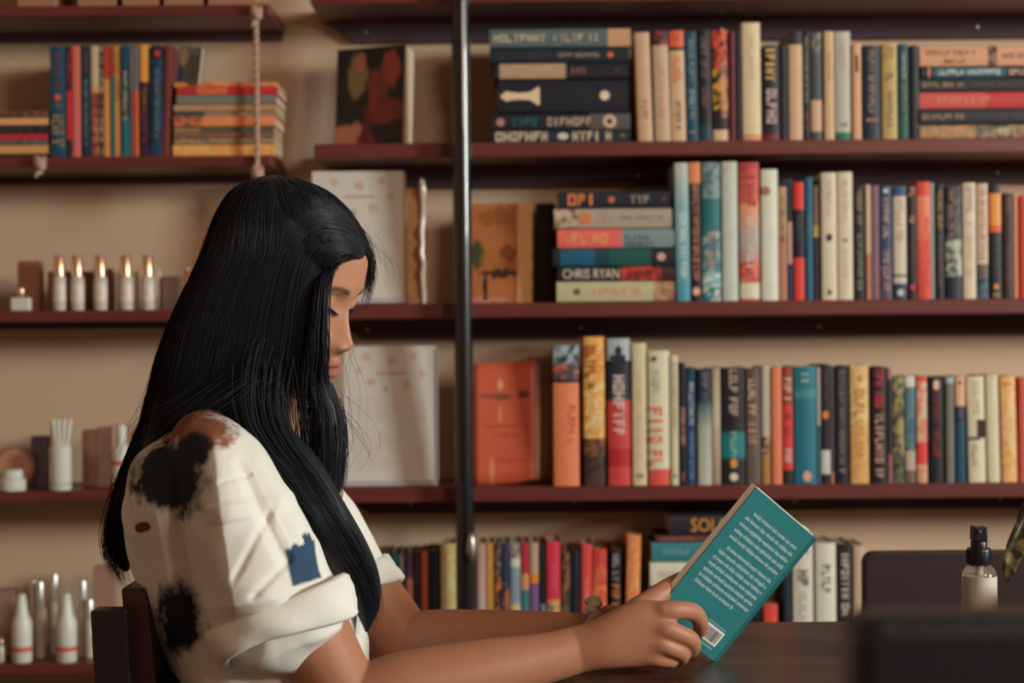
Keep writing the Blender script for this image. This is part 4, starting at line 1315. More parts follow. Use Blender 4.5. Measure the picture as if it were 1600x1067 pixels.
# lowest hanging shelf: lotion bottles
z = LZ[4]
D1, D2 = LD + 0.02, LD + 0.075
M_clear = mat('cloudy_glass', (0.55, 0.47, 0.40), rough=0.15, var=0.2, scale=30)
for i, (x, nm) in enumerate(((34, 'left'), (104, 'right'))):
    c = P(x, 980, D1)
    r = empty('lotion_bottle', (c.x, D1, z))
    tag(r, '%s white lotion bottle with tapered nozzle and red print' % nm, 'bottle', 'white lotion bottles with tapered nozzles')
    MB().lathe([(14 * k, 0), (15.5 * k, 2 * k), (15.5 * k, 62 * k), (12.5 * k, 70 * k)], 24).build('body', M_white_plastic, r, smooth=True, angle=40)
    MB().lathe([(15.7 * k, 17 * k), (15.7 * k, 25 * k)], 24).build('label_print', mat('red_print', alb((190, 90, 70))), r, smooth=True, angle=30)
    MB().lathe([(11.5 * k, 70 * k), (10 * k, 76 * k), (6.5 * k, 104 * k), (5 * k, 106 * k)], 20).build('nozzle_cap', M_white_plastic, r, smooth=True, angle=40)
for i, (x, yt) in enumerate(((53, 907), (66, 907), (130, 907), (143, 934), (79, 900))):
    c = P(x, 980, D2)
    kk = D2 / F
    r = empty('toner_bottle', (c.x, D2 - (0.012 if i % 2 else 0.0) + (0.03 if i == 4 else 0), z))
    tag(r, '%s glass toner bottle with silver cap behind the lotion bottles' % ['first', 'second', 'fourth', 'fifth', 'third'][i], 'bottle', 'glass bottles with silver caps')
    h = P(x, yt, D2).z - z
    MB().lathe([(8.5 * kk, 0), (8.8 * kk, 2 * kk), (8.8 * kk, h * 0.62), (6 * kk, h * 0.66)], 20).build('glass_body', M_clear, r, smooth=True, angle=40)
    MB().lathe([(6.2 * kk, h * 0.66), (6.2 * kk, h * 0.97), (5 * kk, h)], 20).build('cap', mat('silver_cap', (0.62, 0.62, 0.6), rough=0.25, metal=0.6), r, smooth=True, angle=40)
carton(-12, 22, 922, z, D2, (140, 110, 92), 'tan carton at the left edge of the lowest hanging shelf', 'cartons on the lowest hanging shelf')
carton(145, 180, 886, z, D2 + 0.02, (150, 116, 98), 'pale carton behind the chair on the lowest hanging shelf', 'cartons on the lowest hanging shelf')
c = P(1, 1006, D1)
r = empty('gold_trinket', (c.x, D1, z))
tag(r, 'tiny gold capped vial at the left picture edge', 'vial')
MB().lathe([(6 * k, 0), (7 * k, 3 * k), (7 * k, 24 * k), (4 * k, 28 * k)], 14).build('body', M_clear, r, smooth=True)
MB().lathe([(4.2 * k, 28 * k), (4.6 * k, 30 * k), (4.6 * k, 38 * k)], 14).build('cap', M_gold, r, smooth=True)

# ------------------------------------------------------------------ desk
DESK_Z = 0.75
dk = empty('desk', (0.70, 1.70, 0))
tag(dk, 'dark brown wooden desk the reader rests her hands on', 'desk')
MB().box(-0.645, 0.75, -0.40, 0.40, DESK_Z - 0.035, DESK_Z).build('desk_top', M_desk, dk, bevel=0.004)
MB().box(-0.55, 0.66, -0.33, 0.33, DESK_Z - 0.11, DESK_Z - 0.035).build('apron', M_desk, dk)
for sx in (-0.56, 0.64):
    for sy in (-0.34, 0.30):
        MB().box(sx, sx + 0.05, sy, sy + 0.05, 0, DESK_Z - 0.035).build('leg', M_desk, dk, bevel=0.003)


# ------------------------------------------------------------------ chairs
def sheared_box(mb, xc, y0, y1, z0, z1, t0, lean, rtop=0.0):
    """Upright board, t0 thick along x, leaning to -x by lean over its height."""
    v = []
    for z_, dx in ((z0, 0.0), (z1, -lean)):
        for (sx, y_) in ((-1, y0), (1, y0), (1, y1), (-1, y1)):
            v.append((xc + dx + sx * t0 / 2, y_, z_))
    mb.add(v, [(0, 3, 2, 1), (4, 5, 6, 7), (0, 1, 5, 4), (1, 2, 6, 5), (2, 3, 7, 6), (3, 0, 4, 7)])
    return mb


CY = 1.905
zt_ = 0.838
ch = empty('wooden_chair', (-0.15, CY, 0))
tag(ch, 'dark wooden chair the reader sits on', 'chair')
MB().box(-0.205, 0.20, -0.185, 0.195, 0.425, 0.450).build('seat', M_chair_post, ch, bevel=0.004)
sheared_box(MB(), -0.212, -0.215, -0.185, 0.0, zt_ - 0.005, 0.036, 0.035).build('leg', M_chair_dark, ch, bevel=0.002)
sheared_box(MB(), -0.212, 0.195, 0.225, 0.0, zt_, 0.036, 0.035).build('leg', M_chair_dark, ch, bevel=0.002)
for y0 in (-0.205, 0.175):
    MB().box(0.165, 0.20, y0, y0 + 0.035, 0, 0.425).build('leg', M_chair_dark, ch, bevel=0.002)
sheared_box(MB(), -0.203, -0.180, 0.195, 0.56, zt_ + 0.012, 0.026, 0.027).build('backrest', M_chair_post, ch, bevel=0.003)
MB().box(-0.20, 0.17, -0.20, -0.18, 0.2, 0.23).build('stretcher', M_chair_dark, ch)
MB().box(-0.20, 0.17, 0.19, 0.21, 0.2, 0.23).build('stretcher', M_chair_dark, ch)

# maroon chair on the far side of the desk
mc_y = 2.35
xl_ = P(1350, 900, mc_y).x
zt2 = P(1450, 862, mc_y).z
mc = empty('maroon_chair', (xl_ + 0.21, mc_y, 0))
tag(mc, 'maroon wooden chair with rounded backrest behind the spray bottle', 'chair')
MB().prism_y(round_rect(-0.21, 0.21, 0.52, zt2, 0.016), 0, 0.022).build('backrest', M_maroon, mc, bevel=0.003)
MB().box(-0.21, 0.21, -0.40, 0.022, 0.43, 0.455).build('seat', M_maroon, mc, bevel=0.004)
for sx in (-0.20, 0.165):
    MB().box(sx, sx + 0.035, 0.0225, 0.05, 0, 0.70).build('leg', M_maroon, mc)
    MB().box(sx, sx + 0.035, -0.39, -0.355, 0, 0.43).build('leg', M_maroon, mc)

# black padded chair right in front of the camera
bc_y = 0.74
xb = P(1338, 1000, bc_y).x
zb = P(1450, 966, bc_y).z
bc = empty('padded_chair', (xb + 0.23, bc_y, 0))
tag(bc, 'black padded chair back, blurred in the lower right foreground', 'chair')
MB().prism_y(round_rect(-0.23, 0.23, 0.58, zb, 0.012), 0, 0.042).build('backrest', M_leather, bc, bevel=0.008)
MB().box(-0.22, 0.22, 0.043, 0.44, 0.42, 0.48).build('seat', M_leather, bc, bevel=0.01)
for sx in (-0.21, 0.175):
    MB().box(sx, sx + 0.035, 0.005, 0.04, 0, 0.579).build('leg', M_chair_dark, bc)
    MB().box(sx, sx + 0.035, 0.39, 0.425, 0, 0.419).build('leg', M_chair_dark, bc)

# ------------------------------------------------------------------ spray bottle and plant on the desk
SD = 1.88
k = SD / F
sp = empty('spray_bottle', (P(1530, 900, SD).x, SD, DESK_Z))
tag(sp, 'clear spray bottle with white label and black pump on the desk', 'bottle')


def hz(y):
    return P(1530, y, SD).z - DESK_Z


MB().lathe([(24 * k, 0.0), (27 * k, 0.003), (27 * k, hz(900)), (25.5 * k, hz(893)), (21 * k, hz(886)), (16 * k, hz(882)), (15 * k, hz(880))], 40).build('glass_body', M_glass, sp, smooth=True, angle=60)
MB().lathe([(27.15 * k, 0.012), (27.25 * k, hz(899))], 40).build('label', mat('milky_label', (0.66, 0.60, 0.54), rough=0.35, var=0.03), sp, smooth=True, angle=40)
MB().tube([(0, 0, 0.008), (0, 0, hz(882))], [4.5 * k] * 2, 12, up=(1, 0, 0)).build('dip_tube', mat('tube_plastic', (0.7, 0.6, 0.5), rough=0.3), sp, smooth=True)
prof = [(18.5 * k, hz(881.5)), (18.8 * k, hz(879)), (18.8 * k, hz(858)), (17.5 * k, hz(856))]
mb = MB().lathe(prof, 36)
for q in range(36):
    a = 2 * math.pi * q / 36
    mb.tube([(18.8 * k * math.cos(a), 18.8 * k * math.sin(a), hz(878)), (18.8 * k * math.cos(a), 18.8 * k * math.sin(a), hz(860))], [0.0006] * 2, 5, up=(1, 0, 0))
mb.build('collar', M_black_plastic, sp, smooth=True, angle=40)
MB().lathe([(12.8 * k, hz(855.8)), (12.8 * k, hz(846)), (11 * k, hz(843))], 28).build('pump_stem', M_black_plastic, sp, smooth=True, angle=40)
head = MB().prism_y([(-11 * k, hz(845)), (11 * k, hz(845)), (10 * k, hz(822)), (4 * k, hz(823)), (-4 * k, hz(823)), (-10 * k, hz(821))], -0.010, 0.010)
sh_ = head.build('spray_head', M_black_plastic, sp, bevel=0.0015)
MB().lathe([(0.0024, 0), (0.0024, 0.001), (0.001, 0.0012)], 12).build('nozzle', mat('nozzle_grey', (0.10, 0.09, 0.085), rough=0.4), sh_, smooth=True, loc=(-0.002, -0.0101, hz(829)), rot=(math.pi / 2, 0, 0))


def leaf_material():
    m, nt, b, N, L = nodes_of('variegated_leaf')
    at = N('ShaderNodeTexCoord')
    nz = N('ShaderNodeTexNoise')
    nz.inputs['Scale'].default_value = 70
    nz.inputs['Detail'].default_value = 4
    L(at.outputs['Object'], nz.inputs['Vector'])
    cr = N('ShaderNodeValToRGB')
    cr.color_ramp.elements[0].position = 0.44
    cr.color_ramp.elements[0].color = (0.045, 0.055, 0.03, 1)
    cr.color_ramp.elements[1].position = 0.62
    cr.color_ramp.elements[1].color = (0.36, 0.36, 0.17, 1)
    L(nz.outputs[0], cr.inputs[0])
    L(cr.outputs[0], b.inputs['Base Color'])
    b.inputs['Roughness'].default_value = 0.3
    return m


M_leaf = leaf_material()


def leaf(mb, pts, width, side, fold=0.35):
    pts = [Vector(p) for p in pts]
    # smooth the midrib
    mid = []
    for i in range(len(pts) - 1):
        for q in range(4):
            mid.append(pts[i].lerp(pts[i + 1], q / 4))
    mid.append(pts[-1])
    n = len(mid)
    side = Vector(side).normalized()
    v, f = [], []
    for i, p in enumerate(mid):
        t = i / (n - 1)
        w = width * (math.sin(math.pi * min(1, t * 0.93 + 0.05)) ** 0.8) * (1 - 0.25 * t)
        d = (mid[min(i + 1, n - 1)] - mid[max(i - 1, 0)]).normalized()
        nrm = d.cross(side).normalized()
        wv = 0.12 * w * math.sin(i * 1.3)
        v += [p - side * w + nrm * (fold * w + wv), p - side * w * 0.5 + nrm * fold * w * 0.4, p, p + side * w * 0.5 + nrm * fold * w * 0.4, p + side * w + nrm * (fold * w - wv)]
    for i in range(n - 1):
        for j in range(4):
            f.append((i * 5 + j, i * 5 + j + 1, i * 5 + j + 6, i * 5 + j + 5))
    return mb.add(v, f)


PD = 1.80
px0 = P(1705, 900, PD)
pl = empty('potted_plant', (px0.x, PD, DESK_Z))
tag(pl, 'variegated plant whose leaf hangs in at the right edge', 'plant')
MB().lathe([(0.030, 0), (0.036, 0.01), (0.042, 0.085), (0.040, 0.088), (0.034, 0.080)], 28).build('pot', mat('clay_pot', (0.25, 0.12, 0.08), rough=0.7), pl, smooth=True, angle=40)
MB().lathe([(0.034, 0.070), (0.030, 0.076), (0.01, 0.079)], 20).build('soil', mat('soil', (0.03, 0.02, 0.015), rough=0.95), pl, smooth=True)


def rel(px, py, d):
    return P(px, py, d) - Vector((px0.x, PD, DESK_Z))


leaves = [([rel(1640, 760, 1.80), rel(1612, 800, 1.785), rel(1590, 850, 1.775), rel(1578, 885, 1.775), rel(1573, 912, 1.78)], 0.0125, (0.9, -0.25, 0.1)),
          ([rel(1650, 750, 1.81), rel(1618, 780, 1.80), rel(1602, 815, 1.80), rel(1585, 845, 1.805)], 0.012, (0.8, -0.5, 0.2)),
          ([rel(1700, 760, 1.8), rel(1730, 740, 1.78), rel(1775, 770, 1.76), rel(1800, 830, 1.75)], 0.018, (0.2, -0.9, 0.2)),
          ([rel(1690, 750, 1.82), rel(1695, 700, 1.86), rel(1720, 690, 1.92), rel(1740, 730, 1.97)], 0.018, (0.9, 0.2, 0.1))]
for (pts, w, sd) in leaves:
    st = MB().tube([(0, 0, 0.078), Vector(pts[0]) * 0.6 + Vector((0, 0, 0.05)), pts[0]], [0.0025, 0.002, 0.0016], 7, up=(0, 1, 0.1)).build('stem', mat('plant_stem', (0.10, 0.14, 0.05)), pl, smooth=True)
    lf = leaf(MB(), pts, w, sd)
    o = lf.build('leaf', M_leaf, pl, smooth=True)
    sm = o.modifiers.new('thickness', 'SOLIDIFY')
    sm.thickness = 0.0008

# ------------------------------------------------------------------ the open book in her hands
TL, TR, BR = P(1187, 766, 1.788), P(1276, 842, 1.845), P(1114, 1032, 1.840)
BL = TL + BR - TR
fm_ = frame_from(BL, BR, TL)
BW = (BR - BL).length
BH = (TL - BL).dot(Vector(fm_.col[2][:3]))
ob_ = bpy.data.objects.new('open_book', None)
ob_.matrix_world = fm_
link(ob_)
tag(ob_, 'open teal paperback held upright by the reader', 'book')
M_teal = mat('teal_cover', alb((38, 108, 112), 1.25), rough=0.42, var=0.10, scale=14)
M_teal2 = mat('teal_spine', alb((32, 92, 94), 1.2), rough=0.42, var=0.10, scale=14)
M_page = mat('white_pages', (0.82, 0.78, 0.71), rough=0.8, var=0.06, scale=500, stretch=(1, 60, 0.05))
MB().box(0, BW, 0, 0.0008, 0, BH).build('back_cover', M_teal, ob_)
# near half of the pages, fanned a little past the cover
v = []
for (x_, y_) in ((0.001, 0.0009), (BW - 0.001, 0.0009), (BW - 0.001, 0.010), (BW * 0.5, 0.012), (-0.002, 0.0075)):
    v.append((x_, y_))
MB().prism(v, 0.001, BH + 0.0012).build('page_block', M_page, ob_)
# far half: direction from the hinge to its outer edge
fd = Vector((math.cos(math.radians(74)), math.sin(math.radians(74)), 0))
fn_ = Vector((-fd.y, fd.x, 0))
if fn_.x > 0:
    fn_ = -fn_
hinge = Vector((BW + 0.004, 0.013, 0))
A0 = hinge
B0 = hinge + fd * BW
MB().prism([(A0.x, A0.y), (A0.x - fn_.x * 0.0008, A0.y - fn_.y * 0.0008), (B0.x - fn_.x * 0.0008, B0.y - fn_.y * 0.0008), (B0.x, B0.y)], 0, BH).build('front_cover', M_teal, ob_)
A1, B1 = A0 + fn_ * 0.0005 + fd * 0.002, B0 + fn_ * 0.0005
A2, B2 = A0 + fn_ * 0.009 + fd * 0.004, B0 + fn_ * 0.006 - fd * 0.002
MB().prism([(A1.x, A1.y), (B1.x, B1.y), (B2.x, B2.y), (A2.x, A2.y)], 0.001, BH + 0.003).build('page_block', M_page, ob_)
# rounded spine
sp_out, sp_in = [], []
for q in range(7):
    t = q / 6
    p = Vector((BW, 0.0, 0)).lerp(hinge, t)
    bul = 0.0075 * math.sin(math.pi * t)
    d_ = Vector((0.80, -0.60, 0))
    sp_out.append((p.x + d_.x * bul, p.y + d_.y * bul))
    sp_in.append((p.x + d_.x * (bul - 0.0008), p.y + d_.y * (bul - 0.0008)))
MB().prism(sp_out + sp_in[::-1], 0, BH).build('spine', M_teal2, ob_, smooth=True, angle=40)
# print on the back cover
ink = MB()
rr = random.Random(11)
PC = (0.40, 0.54, 0.56)
tl_ = [(.13, .19, .93), (.179, .13, .93), (.228, .12, .93), (.277, .12, .93), (.326, .12, .93), (.392, .19, .92), (.438, .13, .93), (.484, .12, .93), (.529, .12, .93), (.575, .12, .93), (.62, .12, .93), (.666, .13, .74)]
LS = BH * 0.0285
for (t, s0, s1) in tl_:
    x = s0 * BW
    z_ = BH * (1 - t) - LS * 0.4
    word = rr.randint(2, 8)
    while x < s1 * BW:
        wd = LS * rr.uniform(0.30, 0.5)
        if word <= 0:
            x += LS * 0.26
            word = rr.randint(3, 9)
            continue
        q = wd * 0.36
        xh = 0.62 * LS
        kind = rr.randint(0, 3)
        up_ = rr.choice((0, 0, 0, 0.32, 0.3)) * LS
        dn_ = rr.choice((0, 0, 0, 0, 0, 0.26)) * LS
        ink.quadxz(x, x + q, z_ - dn_, z_ + xh + up_, -0.0003, PC)
        ink.quadxz(x + wd - q, x + wd, z_, z_ + xh, -0.0003, PC)
        ink.quadxz(x + q, x + wd - q, z_ + xh - 0.24 * LS, z_ + xh, -0.0003, PC)
        if kind:
            ink.quadxz(x + q, x + wd - q, z_, z_ + 0.2 * LS, -0.0003, PC)
        x += wd + LS * 0.09
        word -= 1
ink.build('blurb_print', M_ink, ob_, ink=True)['kind'] = 'stuff'
bcode = MB().quadxz(.60 * BW, .90 * BW, BH * (1 - .928), BH * (1 - .822), -0.0003, (0.75, 0.72, 0.68))
x = .63 * BW
while x < .865 * BW:
    w = rr.choice((0.0005, 0.0008, 0.0012))
    bcode.quadxz(x, x + w, BH * (1 - .915), BH * (1 - .838), -0.0005, (0.10, 0.08, 0.08))
    x += w + rr.choice((0.0005, 0.0007, 0.001))
x = .60 * BW
while x < .88 * BW:
    bcode.quadxz(x, x + 0.001, BH * (1 - .955), BH * (1 - .943), -0.0003, PC)
    bcode.quadxz(x, x + 0.001, BH * (1 - .812), BH * (1 - .804), -0.0003, PC)
    x += 0.0017
bcode.build('barcode', M_ink, ob_, ink=True)['kind'] = 'stuff'

# ------------------------------------------------------------------ the reader
def proj(co):
    """Pixel of a world point, to measure where dye, lips and brows sit."""
    D = co[1]
    lx, lz = co[0] / D * F, (co[2] - CAM_Z) / D * F
    c, s = math.cos(ROLL), math.sin(ROLL)
    return 800 + lx * c - lz * s, 533.5 - (lx * s + lz * c)


def remesh(mb, voxel, smooth=2):
    me = mb.mesh('temp')
    o = bpy.data.objects.new('temp', me)
    COL.objects.link(o)
    m = o.modifiers.new('r', 'REMESH')
    m.mode = 'VOXEL'
    m.voxel_size = voxel
    m.use_smooth_shade = True
    if smooth:
        s = o.modifiers.new('s', 'SMOOTH')
        s.factor = 0.5
        s.iterations = smooth
    bpy.context.view_layer.update()
    dg = bpy.context.evaluated_depsgraph_get()
    out = bpy.data.meshes.new_from_object(o.evaluated_get(dg))
    bpy.data.objects.remove(o)
    bpy.data.meshes.remove(me)
    return out


def coords(me):
    a = np.empty(len(me.vertices) * 3, dtype=np.float32)
    me.vertices.foreach_get('co', a)
    return a.reshape(-1, 3)


def normals(me):
    a = np.empty(len(me.vertices) * 3, dtype=np.float32)
    me.vertices.foreach_get('normal', a)
    return a.reshape(-1, 3)


def put_ink(me, cols):
    for nm in ('ink', 'ink_two'):
        ca = me.color_attributes.new(nm, 'FLOAT_COLOR', 'POINT')
        c4 = np.ones((len(cols), 4), dtype=np.float32)
        c4[:, :3] = cols
        ca.data.foreach_set('color', c4.ravel())


def interp(x, xs, ys):
    return float(np.interp(x, xs, ys))


def smoothrow(rows, step):
    """Resample a table of rows by its first column with smooth interpolation."""
    rows = [list(map(float, r)) for r in rows]
    xs = np.array([r[0] for r in rows])
    out = []
    n = len(rows)
    tans = []
    arr = np.array(rows)
    for i in range(n):
        a, b = max(i - 1, 0), min(i + 1, n - 1)
        tans.append((arr[b] - arr[a]) / max(xs[b] - xs[a], 1e-6))
    x = xs[0]
    while x < xs[-1] + 1e-6:
        i = min(int(np.searchsorted(xs, x, side='right')) - 1, n - 2)
        h = xs[i + 1] - xs[i]
        t = (x - xs[i]) / h
        h00, h10, h01, h11 = 2 * t ** 3 - 3 * t ** 2 + 1, t ** 3 - 2 * t ** 2 + t, -2 * t ** 3 + 3 * t ** 2, t ** 3 - t ** 2
        out.append(h00 * arr[i] + h10 * h * tans[i] + h01 * arr[i + 1] + h11 * h * tans[i + 1])
        x += step
    return out


PERSON_LOC = Vector((-0.15, 1.86, 0.0))
person = empty('person', PERSON_LOC)
tag(person, 'long haired reader in a dye stained white shirt, seated in profile', 'person')


def own(me, name, material, parent=None):
    """Link a world-space mesh under the person (or one of its parts)."""
    off = PERSON_LOC
    me.transform(Matrix.Translation(-off))
    me.materials.clear()
    me.materials.append(material)
    me.name = name
    o = bpy.data.objects.new(name, me)
    return link(o, parent or person)


# --- head
YAW, PITCH, HS = math.radians(20), math.radians(13), 0.97
hf = Vector((math.cos(PITCH) * math.cos(YAW), -math.cos(PITCH) * math.sin(YAW), -math.sin(PITCH)))
hu = Vector((math.sin(PITCH) * math.cos(YAW), -math.sin(PITCH) * math.sin(YAW), math.cos(PITCH)))
hl = hu.cross(hf)
RH = Matrix((hf, hl, hu)).transposed()
HO = P(554, 538, 1.808) - RH @ (Vector((0.101, 0, -0.040)) * HS)


def hw(x, y, z):
    return HO + RH @ (Vector((x, y, z)) * HS)


zF = [-.116, -.112, -.105, -.097, -.088, -.080, -.074, -.068, -.060, -.050, -.035, -.02, -.006, .002, .010, .02, .045, .06, .08, .097, .108, .114]
F0 = [.040, .066, .0775, .0805, .0785, .0790, .0800, .0805, .0800, .0795, .0790, .0795, .0812, .0845, .0885, .0908, .0908, .087, .073, .050, .028, .004]
zB = [-.116, -.10, -.08, -.06, -.04, -.02, .02, .05, .08, .10, .114]
B0_ = [.0, -.005, -.02, -.045, -.07, -.085, -.095, -.092, -.072, -.047, -.004]
zW = [-.116, -.110, -.10, -.09, -.075, -.055, -.03, 0, .02, .05, .08, .10, .114]
W0 = [.012, .024, .036, .045, .054, .062, .069, .073, .075, .072, .060, .042, .004]
hm = MB()
NZ, NT = 150, 128
hv = []
for i in range(NZ + 1):
    z = -.116 + .230 * i / NZ
    f_, b_, w_ = interp(z, zF, F0), interp(z, zB, B0_), interp(z, zW, W0)
    cx = b_ * 0.45 + f_ * 0.18
    for k in range(NT):
        a = 2 * math.pi * k / NT
        ca, sa = math.cos(a), math.sin(a)
        if ca > 0:
            n_ = 2.35
            r = (abs(ca) ** n_ + abs(sa) ** n_) ** (-1 / n_)
            x, y = cx + (f_ - cx) * ca * r, w_ * sa * r
        else:
            x, y = cx + (cx - b_) * ca, w_ * sa
        if ca > 0:
            # nose
            bridge = interp(z, [-.060, -.053, -.047, -.040, -.030, -.015, 0.0, .012], [0, .008, .0165, .0190, .0150, .0085, .0036, 0])
            wn = interp(z, [-.056, -.047, -.038, -.02, 0], [.0115, .0105, .0085, .0068, .0065])
            x += bridge * math.exp(-(y / wn) ** 2 * 0.8)
            x += .0022 * math.exp(-(y / .0105) ** 2 - ((z + .0430) / .0075) ** 2)
            # wings of the nose
            x += .0085 * math.exp(-((abs(y) - .0120) / .0050) ** 2 - ((z + .0455) / .0065) ** 2)
            # eye sockets, then the lids over the eyeballs
            ay = abs(y)
            x -= .0095 * math.exp(-((ay - .024) / .014) ** 2 - ((z - .001) / .010) ** 2)
            x += .0085 * math.exp(-((ay - .030) / .0115) ** 2 - ((z + .001) / .0075) ** 2)
            x -= .0020 * math.exp(-((ay - .031) / .014) ** 2 - ((z - .0085) / .0022) ** 2)
            x -= .0016 * math.exp(-((ay - .030) / .014) ** 2 - ((z + .0125) / .003) ** 2)
            # brow ridge, cheeks
            x += .0022 * math.exp(-((ay - .026) / .018) ** 2 - ((z - .013) / .005) ** 2)
            x -= .0035 * math.exp(-((ay - .0185) / .006) ** 2 - ((z + .030) / .016) ** 2)
            x += .0045 * math.exp(-((ay - .038) / .018) ** 2 - ((z + .036) / .018) ** 2)
            # lips, philtrum and the corner of the mouth
            lx = math.exp(-(y / .0185) ** 4)
            x += .0060 * lx * math.exp(-((z + .0660) / .0046) ** 2)
            x += .0062 * lx * math.exp(-((z + .0775) / .0054) ** 2)
            x -= .0040 * lx * math.exp(-((z + .0718) / .0016) ** 2)
            x -= .0012 * math.exp(-(y / .003) ** 2 - ((z + .058) / .005) ** 2)
            x -= .003 * math.exp(-((ay - .0235) / .004) ** 2 - ((z + .072) / .005) ** 2)
            x += .004 * math.exp(-(y / .014) ** 2 - ((z + .098) / .009) ** 2)
        hv.append(hw(x, y, z))
hfc = []
for i in range(NZ):
    for k in range(NT):
        k2 = (k + 1) % NT
        hfc.append((i * NT + k, i * NT + k2, (i + 1) * NT + k2, (i + 1) * NT + k))
hfc += [tuple(range(NT - 1, -1, -1)), tuple(range(NZ * NT, NZ * NT + NT))]

class BodyMB(MB):
    def tube(self, pts, radii, seg=10, up=(0, 0, 1), caps=True, col=None):
        rows = []
        for i, (p, r) in enumerate(zip(pts, radii)):
            r = (r, r) if not isinstance(r, (tuple, list)) else r
            rows.append((i, p[0], p[1], p[2], r[0], r[1]))
        rs = smoothrow(rows, 0.125)
        return MB.tube(self, [Vector(q[1:4]) for q in rs], [(q[4], q[5]) for q in rs], max(seg, 56) if seg >= 18 else max(seg, 24), up, caps, col)


body = BodyMB()
body.add(hv, hfc)
for s in (-1, 1):
    body.tube([hw(-.008, s * .070, -.020), hw(-.012, s * .078, .0), hw(-.012, s * .080, .012)], [(.004, .010), (.005, .014), (.004, .010)], 10, up=tuple(hf))
# neck and trunk inside the shirt
body.tube([P(385, 720, 1.85), P(396, 660, 1.85), P(425, 600, 1.85), hw(-.022, 0, -.05)], [.062, .052, .050, .052], 20)
body.tube([P(430, 1330, 1.86), P(425, 1180, 1.86), P(400, 1000, 1.86), P(375, 850, 1.86), P(355, 740, 1.855)], [(.13, .08), (.13, .075), (.12, .07), (.12, .07), (.10, .05)], 20, up=(1, 0, 0))
# arms
SHN, ELN, WRN = P(352, 722, 1.735), P(548, 1112, 1.698), P(912, 1012, 1.750)
SHF, ELF, WRF = P(455, 755, 1.995), P(632, 1006, 1.985), P(925, 988, 1.905)
body.tube([SHN, SHN.lerp(ELN, .35), SHN.lerp(ELN, .62), SHN.lerp(ELN, .85), ELN + Vector((0, 0, .004))], [.034, .038, .0395, .037, .036], 20, up=(0, 1, 0))
body.tube([ELN, ELN.lerp(WRN, .10) + Vector((0, 0, .002)), ELN.lerp(WRN, .26) + Vector((0, 0, .004)), ELN.lerp(WRN, .55) + Vector((0, 0, .003)), ELN.lerp(WRN, .82), WRN, WRN.lerp(P(960, 1000, 1.75), .6)], [.036, .040, .0405, .0335, (.0235, .026), (.0175, .0235), (.012, .020)], 20, up=(0, 0, 1))
body.tube([SHF, SHF.lerp(ELF, .4), SHF.lerp(ELF, .8), ELF], [.030, .033, .037, .036], 20, up=(0, 1, 0))
body.tube([ELF, ELF.lerp(WRF, .2), ELF.lerp(WRF, .55), ELF.lerp(WRF, .85), WRF, WRF.lerp(P(985, 965, 1.89), .6)], [.036, .0365, .031, .0245, (.018, .022), (.016, .022)], 20, up=(0, 0, 1))
# near hand: back of the hand turned to the camera
body.tube([P(895, 1016, 1.748), P(922, 1010, 1.748), P(950, 1003, 1.748), P(985, 994, 1.750), P(1012, 989, 1.752), P(1030, 987, 1.754)], [(.0175, .0240), (.0182, .0245), (.0180, .0275), (.0170, .0325), (.0168, .0345), (.0150, .0335)], 22, up=(0.32, 0, 1))


def finger(pts, rad):
    body.tube(pts, rad, 12, up=(0.15, -0.4, 1))


finger([P(1005, 965, 1.754), P(1037, 955, 1.748), P(1062, 953, 1.752), P(1084, 957, 1.765), P(1094, 972, 1.780), P(1094, 986, 1.792)], [.0100, .0106, .0095, .0094, .0084, .0074])
finger([P(1000, 984, 1.752), P(1034, 982, 1.744), P(1060, 990, 1.748), P(1079, 1000, 1.758), P(1081, 1014, 1.776), P(1064, 1020, 1.790)], [.0100, .0108, .0095, .0093, .0084, .0075])
finger([P(996, 1002, 1.752), P(1026, 1005, 1.745), P(1048, 1013, 1.748), P(1063, 1019, 1.757), P(1064, 1028, 1.774), P(1046, 1030, 1.786)], [.0098, .0102, .0089, .0086, .0080, .0072])
finger([P(988, 1017, 1.753), P(1014, 1026, 1.749), P(1032, 1031, 1.752), P(1047, 1032, 1.760), P(1046, 1034, 1.774), P(1032, 1034, 1.784)], [.0092, .0094, .0080, .0076, .0072, .0066])
# knuckles and the wrist bone
for (q, d, r) in (((1033, 953), 1.746, .0090), ((1030, 980), 1.744, .0090), ((1022, 1004), 1.745, .0085), ((1010, 1024), 1.749, .0078)):
    body.ball(P(q[0], q[1], d), r)
# thumb, inside the book
body.tube([P(955, 985, 1.760), P(990, 957, 1.768), P(1018, 938, 1.782), P(1045, 919, 1.797), P(1068, 907, 1.806), P(1082, 900, 1.812)], [(.013, .015), (.013, .015), .0120, .0108, .0102, .0080], 14, up=(0, 1, 0))
# far hand: behind the far half of the book
body.tube([P(925, 987, 1.905), P(958, 985, 1.900), P(990, 983, 1.897), P(1015, 980, 1.897)], [(.016, .022), (.0155, .024), (.0150, .026), (.012, .026)], 18, up=(0.3, 0, 1))
for (a, b, c, d) in (((1012, 960), (1050, 948), (1085, 950), (1100, 960)), ((1014, 974), (1055, 966), (1088, 972), (1098, 984)), ((1012, 988), (1048, 986), (1078, 992), (1086, 1002)), ((1005, 1000), (1036, 1002), (1060, 1008), (1066, 1014))):
    body.tube([P(a[0], a[1], 1.898), P(b[0], b[1], 1.916), P(c[0], c[1], 1.928), P(d[0], d[1], 1.924)], [.0098, .0095, .0086, .0075], 12, up=(0.1, 1, .2))
body.tube([P(965, 985, 1.885), P(1000, 968, 1.872), P(1030, 950, 1.862), P(1055, 938, 1.858)], [.013, .0125, .011, .009], 12, up=(0, 1, 0))
